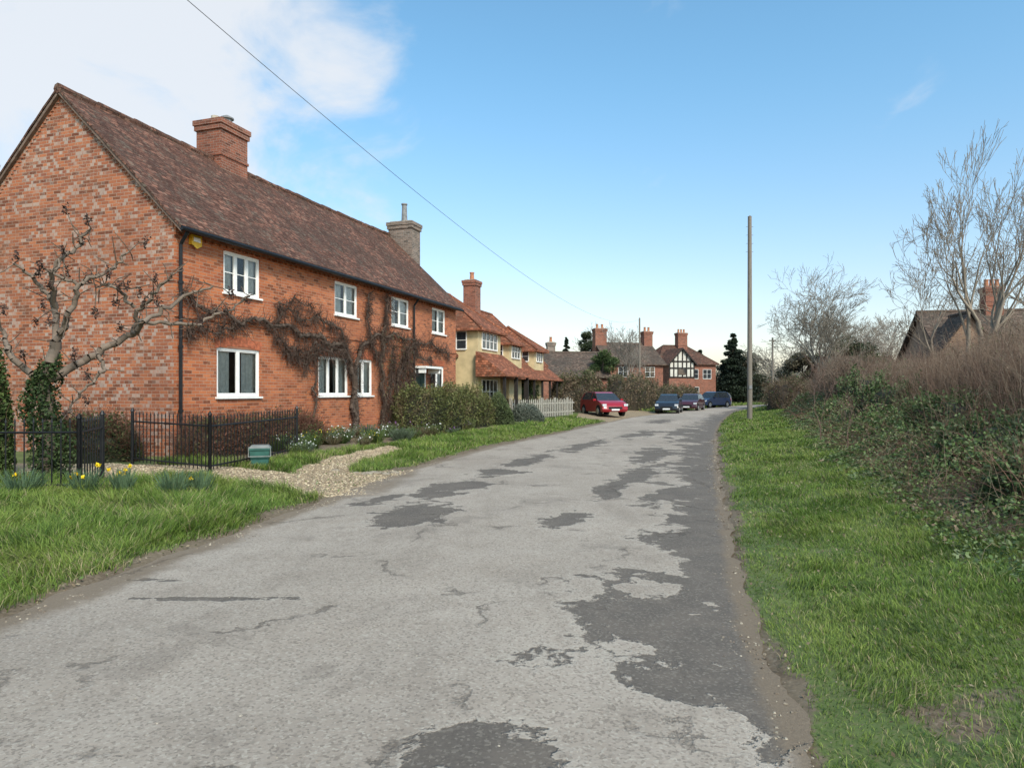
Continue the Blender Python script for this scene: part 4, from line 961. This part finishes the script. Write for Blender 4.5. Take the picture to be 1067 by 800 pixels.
def blob_tree(name,x,y,H,R,nl,ls,cols,trunk=.3,conic=0):
    q=QM();z=float(hgt(x,y));q.tubes([(x,y,z-.1)],[(x,y,z+H*.8)],.12+R*.03,.04,np.array((.08,.06,.045)),8)
    nc=34 if not conic else 110
    for k in range(nc):
        f=rng.uniform(trunk,1)
        if conic: f=trunk+(1-trunk)*rng.uniform()**1.25
        rad=R*(math.sin(math.pi*min(1,(f-trunk)/(1-trunk)*.85+.12))**.7 if not conic else (1.05-f)*rng.uniform(.8,1.15))
        a=rng.uniform(0,6.28);rr=rad*rng.uniform(.3,.95);c=np.array([x+math.cos(a)*rr,y+math.sin(a)*rr,z+f*H*(.93)])
        n=nl//nc;sz=R*(.30 if not conic else .40*(1.2-f));P=rng.normal(size=(n,3));P/=np.linalg.norm(P,axis=1,keepdims=True);P*=sz*rng.uniform(.5,1.05,(n,1))
        if conic:P[:,2]*=.5;
        P[:,2]*=.75
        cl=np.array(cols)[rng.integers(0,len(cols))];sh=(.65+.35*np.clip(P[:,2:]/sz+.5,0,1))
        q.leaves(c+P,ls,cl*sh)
        q.tubes([(x,y,z+f*H*.75)],[c],.04,.02,np.array((.08,.06,.045)),4)
    q.build(name,LEAF)
blob_tree('evergreen_tree',7.6,57,4.9,1.8,12000,.08,[(.05,.08,.025),(.075,.105,.035),(.10,.14,.045)],.12)
blob_tree('evergreen_tree',35.5,72,6.9,3.4,16000,.12,[(.04,.055,.025),(.065,.075,.03),(.09,.09,.045)],.12)
blob_tree('evergreen_tree',31.5,74,5.6,2.6,10000,.12,[(.06,.065,.035),(.08,.08,.045),(.12,.10,.06)],.12)
blob_tree('conifer_tree',30.4,94,10.2,3.3,26000,.15,[(.022,.034,.02),(.032,.046,.024)],.08,1)
blob_tree('conifer_tree',27.6,100,8.2,2.6,16000,.15,[(.028,.038,.022),(.038,.050,.026)],.08,1)
blob_tree('evergreen_tree',9.3,84,9.3,2.2,9000,.13,[(.04,.055,.025),(.055,.07,.03)],.2)
blob_tree('conifer_tree',7.6,95,9.8,1.6,9000,.14,[(.02,.03,.018),(.03,.042,.022)],.1,1)
blob_tree('evergreen_tree',33.5,99,7.5,3.8,11000,.15,[(.05,.055,.03),(.075,.07,.04)],.12)
# bare trees
T6=(5,4,4,3,3,2)
LT=(.235,.195,.15)
q,_=bare_tree('bare_tree',20.9,30.2,13.2,3.5,.20,6,.42,LT,(4,4,3,3,3,3),31,.05,.10,build=False,minr=.008)
bare_tree('bare_tree',20.3,30.6,10.5,2.6,.15,6,.42,LT,(3,3,3,3,3,2),30,.05,.1,q=q,lean=(-.05,0),minr=.008)
bare_tree('bare_tree',21.7,30.4,12,3.0,.15,6,.42,LT,(3,3,3,3,3,2),30,.05,.1,q=q,lean=(.08,0),minr=.008);q.build('bare_tree',BARK)
bare_tree('bare_tree',26.5,35,12.5,4.0,.19,6,.35,LT,(4,4,3,3,3,2),32,.05,.1,minr=.009)
bare_tree('bare_tree',22.6,36.5,8.5,2.6,.12,6,.35,(.22,.18,.14),(4,3,3,3,3,2),32,.05,.1,minr=.009)
bare_tree('bare_tree',26.8,60,13,4.2,.20,6,.26,(.23,.20,.16),(7,5,4,3,3,3),38,.03,.12,minr=.012)
bare_tree('bare_tree',29.5,63,9,3.2,.16,6,.26,(.23,.20,.16),T6,34,.03,.12,minr=.012)
bare_tree('bare_tree',38,74,9.5,4,.2,6,.28,(.25,.21,.17),T6,34,.03,.12,minr=.014)
bare_tree('bare_tree',44,80,10.5,4.2,.2,6,.28,(.25,.21,.17),T6,34,.03,.12,minr=.014)
bare_tree('bare_tree',48,88,12,5,.22,6,.28,(.25,.22,.18),T6,34,.03,.12,minr=.016)
bare_tree('bare_tree',36,92,9,4.2,.22,6,.28,(.25,.22,.18),T6,34,.03,.12,minr=.016)
bare_tree('bare_tree',11.6,90,11.0,4.5,.2,6,.3,(.22,.19,.16),T6,34,.03,.12,minr=.016)
bare_tree('bare_tree',11.2,66,8.2,2.6,.16,6,.3,(.22,.19,.16),T6,34,.03,.12,minr=.012)
bare_tree('bare_tree',15.5,95,9.8,4,.2,6,.3,(.22,.19,.16),T6,34,.03,.12,minr=.016)
bare_tree('bare_tree',-8.8,39,11.3,3.2,.2,6,.3,(.21,.17,.13),T6,34,.03,.12,minr=.009)
bare_tree('bare_tree',-18.5,23.5,10.4,3.6,.2,6,.3,(.21,.17,.13),T6,34,.03,.12,minr=.008)
bare_tree('bare_tree',31,46,8.5,3.4,.14,5,.3,(.22,.18,.14),(4,4,3,3,3),34,.04,.12,minr=.01)
bare_tree('bare_sapling',7.35,15.0,1.45,.35,.014,4,.4,(.17,.11,.085),(3,3,3,2),28,.08,.12,minr=.003)
bare_tree('bare_sapling',8.6,19.0,2.6,.6,.018,5,.4,(.17,.11,.085),(3,3,3,2),28,.08,.12,minr=.004)
# distant tree line: fine, dense toward the ground, thinning upward
q=QM()
for x in np.linspace(-90,200,110):
    y=rng.uniform(130,185);H=rng.uniform(5.5,8.5)+(2 if x>30 else 0);R=rng.uniform(3.5,6);n=1500
    u=rng.uniform(0,1,n);zz=H*u**1.35;rr=R*np.sqrt(rng.uniform(0,1,n))*np.sqrt(np.clip(1-(zz/H)**2,0,1));a=rng.uniform(0,6.28,n)
    P=np.stack([x+rr*np.cos(a),y+rr*np.sin(a),zz],1);c=[(.20,.18,.155),(.16,.15,.12),(.125,.13,.10)][rng.integers(0,3)]
    q.leaves(P,.24,[c],var=.2)
q.build('distant_trees',LEAF)

# ------------------------------------------------------------------ right bank: brambles + tall hedge
q=QM()
n=140000;y=3.0+ (40-3.0)*rng.uniform(0,1,n)**1.7;f=np.interp(y,BY,BX);hx=np.interp(y,HY,HX)
u=rng.uniform(0,1,n)**.9;x=f-.3+.5*nz(y,y*0,1.1,3,20)+u*(hx-f+.3)
clump=np.clip(.5+.8*nz(x,y,.9,4,21),0,1)
hh=(.05+.72*clump*sm(u*2.2)+.38*u)*np.interp(y,[4,10,30],[.8,1.0,1.3])
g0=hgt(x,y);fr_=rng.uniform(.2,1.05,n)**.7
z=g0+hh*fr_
sz=np.interp(y,[3,6,10,20,38],[.021,.024,.030,.038,.058])
cl=np.array([(.17,.21,.10),(.12,.18,.055),(.085,.13,.038),(.16,.21,.075),(.11,.16,.05),(.22,.16,.10),(.28,.22,.145),(.16,.105,.07)])
idx=np.clip(((nz(x,y,.75,4,22)*.62+.36)*7+rng.normal(0,1.5,n)).astype(int),0,7)
keep=(rng.uniform(size=n)<.30+.85*clump)
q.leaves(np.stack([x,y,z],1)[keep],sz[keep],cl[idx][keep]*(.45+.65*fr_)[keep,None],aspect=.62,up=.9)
m=15000;y=3.2+36*rng.uniform(0,1,m)**1.6;f=np.interp(y,BY,BX);hx=np.interp(y,HY,HX);uu=rng.uniform(0,1,m)**.7;x=f-.0+uu*(hx-f)
p=np.stack([x,y,hgt(x,y)],1);a=rng.uniform(0,6.28,m);el=rng.uniform(.2,1.35,m)
d=np.stack([np.cos(a)*np.cos(el),np.sin(a)*np.cos(el),np.sin(el)],1);ln=(rng.uniform(.25,.95,m)*(1+1.0*uu))[:,None]
cc=np.array([(.24,.16,.105),(.32,.25,.17),(.20,.095,.07),(.15,.15,.075),(.24,.13,.09)])[rng.integers(0,5,m)]
rr=np.interp(y,[4,15,38],[.0025,.0045,.009])
for k in range(5):
    pn=p+d*ln/5;q.tubes(p,pn,rr*(1-.12*k),rr*(.88-.12*k),cc,3);p=pn;d[:,2]-=.28;d+=rng.normal(0,.14,d.shape);d/=np.linalg.norm(d,axis=1,keepdims=True)
q.build('bramble_bank',LEAF)
IV=[(.06,.095,.03),(.09,.135,.045),(.13,.18,.07),(.17,.20,.10)]
for (bx_,by_,bw,bd,bh,nn) in [(6.0,7.6,1.3,1.1,.62,5000),(7.4,10.6,1.6,1.2,.8,6000),(9.4,14.6,2.2,1.5,1.0,7000),(11.4,20.5,2.6,1.6,1.3,7000),(13.6,26,3.0,1.8,1.6,7000)]:
    bush('bramble_bush',bx_,by_,bw,bd,bh,nn,.026+.0007*by_,IV,core=(.05,.05,.03),twigs=250,rot=rng.uniform(.6,1.4),rough=.6,twcol=(.2,.12,.085))
HB=[(.18,.125,.085),(.23,.16,.11),(.27,.20,.14),(.16,.10,.07),(.13,.14,.06),(.10,.13,.05)]
q=QM()
hedge('x',list(zip(HX,HY)),2.4,1.65,30000,.03,HB,core=(.09,.065,.045),twigs=15000,tl=1.0,twcol=(.22,.155,.11),rough=.7,q=q)
m=9500;y=8+28*rng.uniform(0,1,m)**1.3;x=np.interp(y,HY,HX)+rng.normal(-.5,.75,m)
p=np.stack([x,y,hgt(x,y)],1);d=rng.normal(0,.18,(m,3));d[:,2]=1;ln=(rng.uniform(1.0,2.25,m)*(1+.35*nz(x,y,.6,3,50)))[:,None]
cc=np.array([(.23,.15,.105),(.32,.25,.18),(.17,.10,.075),(.27,.185,.13)])[rng.integers(0,4,m)];rr=np.interp(y,[8,15,36],[.0045,.006,.010])
for k in range(5):
    pn=p+d*ln/5;q.tubes(p,pn,rr*(1-.15*k),rr*(.85-.15*k),cc,3);p=pn;d+=rng.normal(0,.14,d.shape);d/=np.linalg.norm(d,axis=1,keepdims=True)
    if k>1:
        sd_=d+rng.normal(0,.7,d.shape);sd_/=np.linalg.norm(sd_,axis=1,keepdims=True);q.tubes(p,p+sd_*rng.uniform(.1,.4,(m,1)),rr*.45,rr*.2,cc,3)
q.build('twiggy_hedge',LEAF)
hedge('hedge',[(15.2,29),(18.0,37),(21.5,44)],2.4,2.1,14000,.045,HB,twigs=6000,tl=1.3,core=(.08,.06,.04),rough=.6,twcol=(.21,.15,.11))
hedge('hedge',[(13.8,14),(16.2,19),(20,28)],2.6,2.6,12000,.045,HB,twigs=9000,tl=1.3,core=(.08,.06,.04),rough=.6,twcol=(.22,.16,.115))
hedge('hedge',[(22,34),(26,37),(31,38)],2.4,2.9,12000,.055,HB+GREENS[1:3],twigs=5000,tl=1.3,core=(.07,.055,.035),rough=.5,twcol=(.21,.15,.11))
bush('laurel_bush',20.2,38,2.4,2.0,2.9,7000,.06,GREENS[:3],twigs=100)

# ------------------------------------------------------------------ cars
def car(x,y,head,paint,L=4.0,Wd=1.72,H=1.47,hatch=True):
    e=empty('parked_car',(x,y,float(hgt(x,y))+.04),head)
    hl=L/2;w=Wd/2
    pm=NT('car_paint');pm.b.inputs['Base Color'].default_value=(*paint,1);pm.b.inputs['Roughness'].default_value=.3;pm.b.inputs['Coat Weight'].default_value=.6;pm=pm.mat
    body=[(-hl,.34),(-hl-.0,.62),(-hl+.06,.92),(-hl+.25,.98),(.55,.98),(hl-.75,.93),(hl-.25,.78),(hl-.05,.62),(hl,.40),(hl-.08,.25),(-hl+.08,.24)]
    gh=[(-hl+.10,.95),(-hl+.38,H-.08),(-hl+.75,H),(-.0,H+.01),(.30,H-.07),(1.0,.93)]
    m=MB()
    cx=[-1,-.985,-.9,-.6,0,.6,.9,.985,1];kx=[.95,.975,.99,1.0,1.01,1.0,.99,.975,.95]
    R=[]
    for c_,k_ in zip(cx,kx): R.append([(px_*k_,w*c_*(1.0 if .3<z_<.85 else .965),z_) for px_,z_ in body])
    for i in range(len(R)-1):
        for j in range(len(body)):
            j2=(j+1)%len(body);m.face([R[i][j2],R[i][j],R[i+1][j],R[i+1][j2]][::-1])
    m.face(R[0]);m.face(R[-1][::-1])
    m.build('body',[pm],e,smooth=True)
    g=MB()
    cg=[-1,-.93,0,.93,1];
    def gy(c_,z_): return w*c_*(.95-.24*(z_-.93)/(H-.93))
    R=[[ (px_*(1 if abs(c_)<1 else .985),gy(c_,z_),z_-(0.02 if abs(c_)==1 and z_>1.2 else 0)) for px_,z_ in gh] for c_ in cg]
    for i in range(4):
        for j in range(len(gh)-1):
            roof=j in (1,2,3)
            g.face([R[i][j],R[i][j+1],R[i+1][j+1],R[i+1][j]],0 if (roof) else 1)
    g.face(R[0],1);g.face(R[-1][::-1],1)
    for sg in (-1,1):
        for (xa,za,xb,zb,t) in [(.97,.95,.29,H-.06,.05),(-.15,.95,-.15,H-.03,.06),(-hl+.14,.95,-hl+.42,H-.07,.14)]:
            ya=gy(sg,za)+sg*.006;yb=gy(sg,zb)+sg*.006
            g.face([(xa-t/2,ya,za),(xa+t/2,ya,za),(xb+t/2,yb,zb),(xb-t/2,yb,zb)],0)
    g.build('cabin',[pm,GLD],e,smooth=False)
    wh=MB()
    for wx in (-hl+.72,hl-.78):
        for sg in (-1,1):
            wh.cyl((wx,sg*(w-.2),.31),(wx,sg*(w+.004),.31),.36,.36,0,24)
            wh.cyl((wx,sg*(w-.2),.29),(wx,sg*(w+.02),.29),.30,.30,0,24);wh.cyl((wx,sg*(w+.0),.29),(wx,sg*(w+.028),.29),.20,.19,1,16)
    wh.build('wheels',[simple('tyre',(.015,.015,.015),.8),simple('alloy',(.45,.45,.46),.35,.8)],e)
    d=MB()
    for sg in (-1,1):
        d.box((hl-.35,sg*w*.86-.15 if sg>0 else -w*.98,.60),(hl-.03,sg*w*.98 if sg>0 else -w*.86+.15,.74),0)
        d.box((-hl-.015,min(sg*w*.94,sg*w*.70),.62),(-hl+.2,max(sg*w*.94,sg*w*.70),.9),1)
        d.box((.72,min(sg*(w-.02),sg*(w+.16)),.93),(.84,max(sg*(w-.02),sg*(w+.16)),1.05),4)
    d.box((hl-.03,-.45,.42),(hl+.012,.45,.56),2);d.box((hl+.0,-.26,.33),(hl+.025,.26,.43),3)
    d.box((-hl-.025,-.26,.55),(-hl+.02,.26,.66),5);d.box((-hl-.01,-.7,.28),(-hl+.02,.7,.36),2)
    d.build('lights_and_trim',[simple('headlamp',(.6,.62,.65),.1,spec=.8),simple('tail_lamp',(.35,.01,.01),.2),BLACKP,simple('plate_white',(.75,.75,.72),.4),pm,simple('plate_yellow',(.7,.5,.05),.4)],e,bevel=.01)
dirn=lambda dx,dy: math.atan2(dy,dx)
car(5.9,44.2,dirn(-.02,-1)+.28,(.30,.012,.02))
car(12.1,52.6,dirn(-.40,-.9)+.1,(.015,.016,.02),L=4.2)
car(15.6,59.5,dirn(-.42,-.9),(.06,.015,.02),L=4.3)
car(20.6,70.5,dirn(-.45,-.85)-.4,(.02,.035,.08),L=4.5,H=1.6)
car(23.2,76,dirn(-.45,-.85),(.25,.26,.28),L=4.4)

# ------------------------------------------------------------------ light, sky, camera
EL,RT=math.radians(42),math.radians(152)
wd=bpy.data.worlds.new('World');scene.world=wd;wd.use_nodes=True;t=wd.node_tree;bg=t.nodes['Background']
sky=t.nodes.new('ShaderNodeTexSky');sky.sky_type='NISHITA';sky.sun_disc=False;sky.sun_elevation=EL;sky.sun_rotation=RT
sky.air_density=1.0;sky.dust_density=1.3;sky.ozone_density=1.6
tc=t.nodes.new('ShaderNodeTexCoord')
def N(ty,**k):
    x=t.nodes.new(ty)
    for a,b in k.items(): setattr(x,a,b)
    return x
nrm=N('ShaderNodeVectorMath',operation='NORMALIZE');t.links.new(tc.outputs['Generated'],nrm.inputs[0])
sz_=N('ShaderNodeSeparateXYZ');t.links.new(nrm.outputs[0],sz_.inputs[0])
hz=N('ShaderNodeMapRange',interpolation_type='SMOOTHSTEP');hz.inputs[1].default_value=-.02;hz.inputs[2].default_value=.48;t.links.new(sz_.outputs[2],hz.inputs[0])
tint=N('ShaderNodeMix',data_type='RGBA');t.links.new(hz.outputs[0],tint.inputs[0]);tint.inputs[6].default_value=(1.60,1.38,1.28,1);tint.inputs[7].default_value=(1.22,1.72,1.68,1)
ml=N('ShaderNodeMix',data_type='RGBA',blend_type='MULTIPLY');ml.inputs[0].default_value=1;t.links.new(sky.outputs[0],ml.inputs[6]);t.links.new(tint.outputs[2],ml.inputs[7])
dot=N('ShaderNodeVectorMath',operation='DOT_PRODUCT');dd=Vector((-.62,1,.48)).normalized();dot.inputs[1].default_value=dd;t.links.new(nrm.outputs[0],dot.inputs[0])
mr=N('ShaderNodeMapRange');mr.inputs[1].default_value=.91;mr.inputs[2].default_value=1.0;t.links.new(dot.outputs['Value'],mr.inputs[0])
mp=N('ShaderNodeMapping');mp.inputs['Scale'].default_value=(1,1,1.3);mp.inputs['Rotation'].default_value=(0,.6,0);t.links.new(nrm.outputs[0],mp.inputs[0])
no=N('ShaderNodeTexNoise');no.inputs['Scale'].default_value=6.0;no.inputs['Detail'].default_value=9;no.inputs['Roughness'].default_value=.55;no.inputs['Distortion'].default_value=.35;t.links.new(mp.outputs[0],no.inputs['Vector'])
ad=N('ShaderNodeMath',operation='MULTIPLY_ADD');t.links.new(mr.outputs[0],ad.inputs[0]);ad.inputs[1].default_value=.42;t.links.new(no.outputs['Fac'],ad.inputs[2])
m2=N('ShaderNodeMapRange',interpolation_type='SMOOTHSTEP');m2.inputs[1].default_value=.60;m2.inputs[2].default_value=.90;m2.inputs[4].default_value=.90;t.links.new(ad.outputs[0],m2.inputs[0])
mx=N('ShaderNodeMix',data_type='RGBA');t.links.new(m2.outputs[0],mx.inputs[0]);t.links.new(ml.outputs[2],mx.inputs[6]);mx.inputs[7].default_value=(5.7,5.9,6.2,1)
t.links.new(mx.outputs[2],bg.inputs[0]);bg.inputs[1].default_value=.15
sd=bpy.data.lights.new('sun','SUN');sd.energy=4.0;sd.angle=math.radians(14);sd.color=(1,.91,.80)
so=bpy.data.objects.new('sun',sd);COL.objects.link(so)
v=Vector((math.sin(RT)*math.cos(EL),math.cos(RT)*math.cos(EL),math.sin(EL)));so.rotation_euler=v.to_track_quat('Z','Y').to_euler()
cd=bpy.data.cameras.new('camera');co=bpy.data.objects.new('camera',cd);COL.objects.link(co);scene.camera=co
co.location=(0,0,1.65);co.rotation_euler=(math.radians(90),0,0);cd.lens=24;cd.sensor_width=36;cd.shift_y=.0075;cd.clip_end=3000;cd.clip_start=.05
scene.view_settings.view_transform='Standard';scene.view_settings.look='None';scene.view_settings.exposure=0
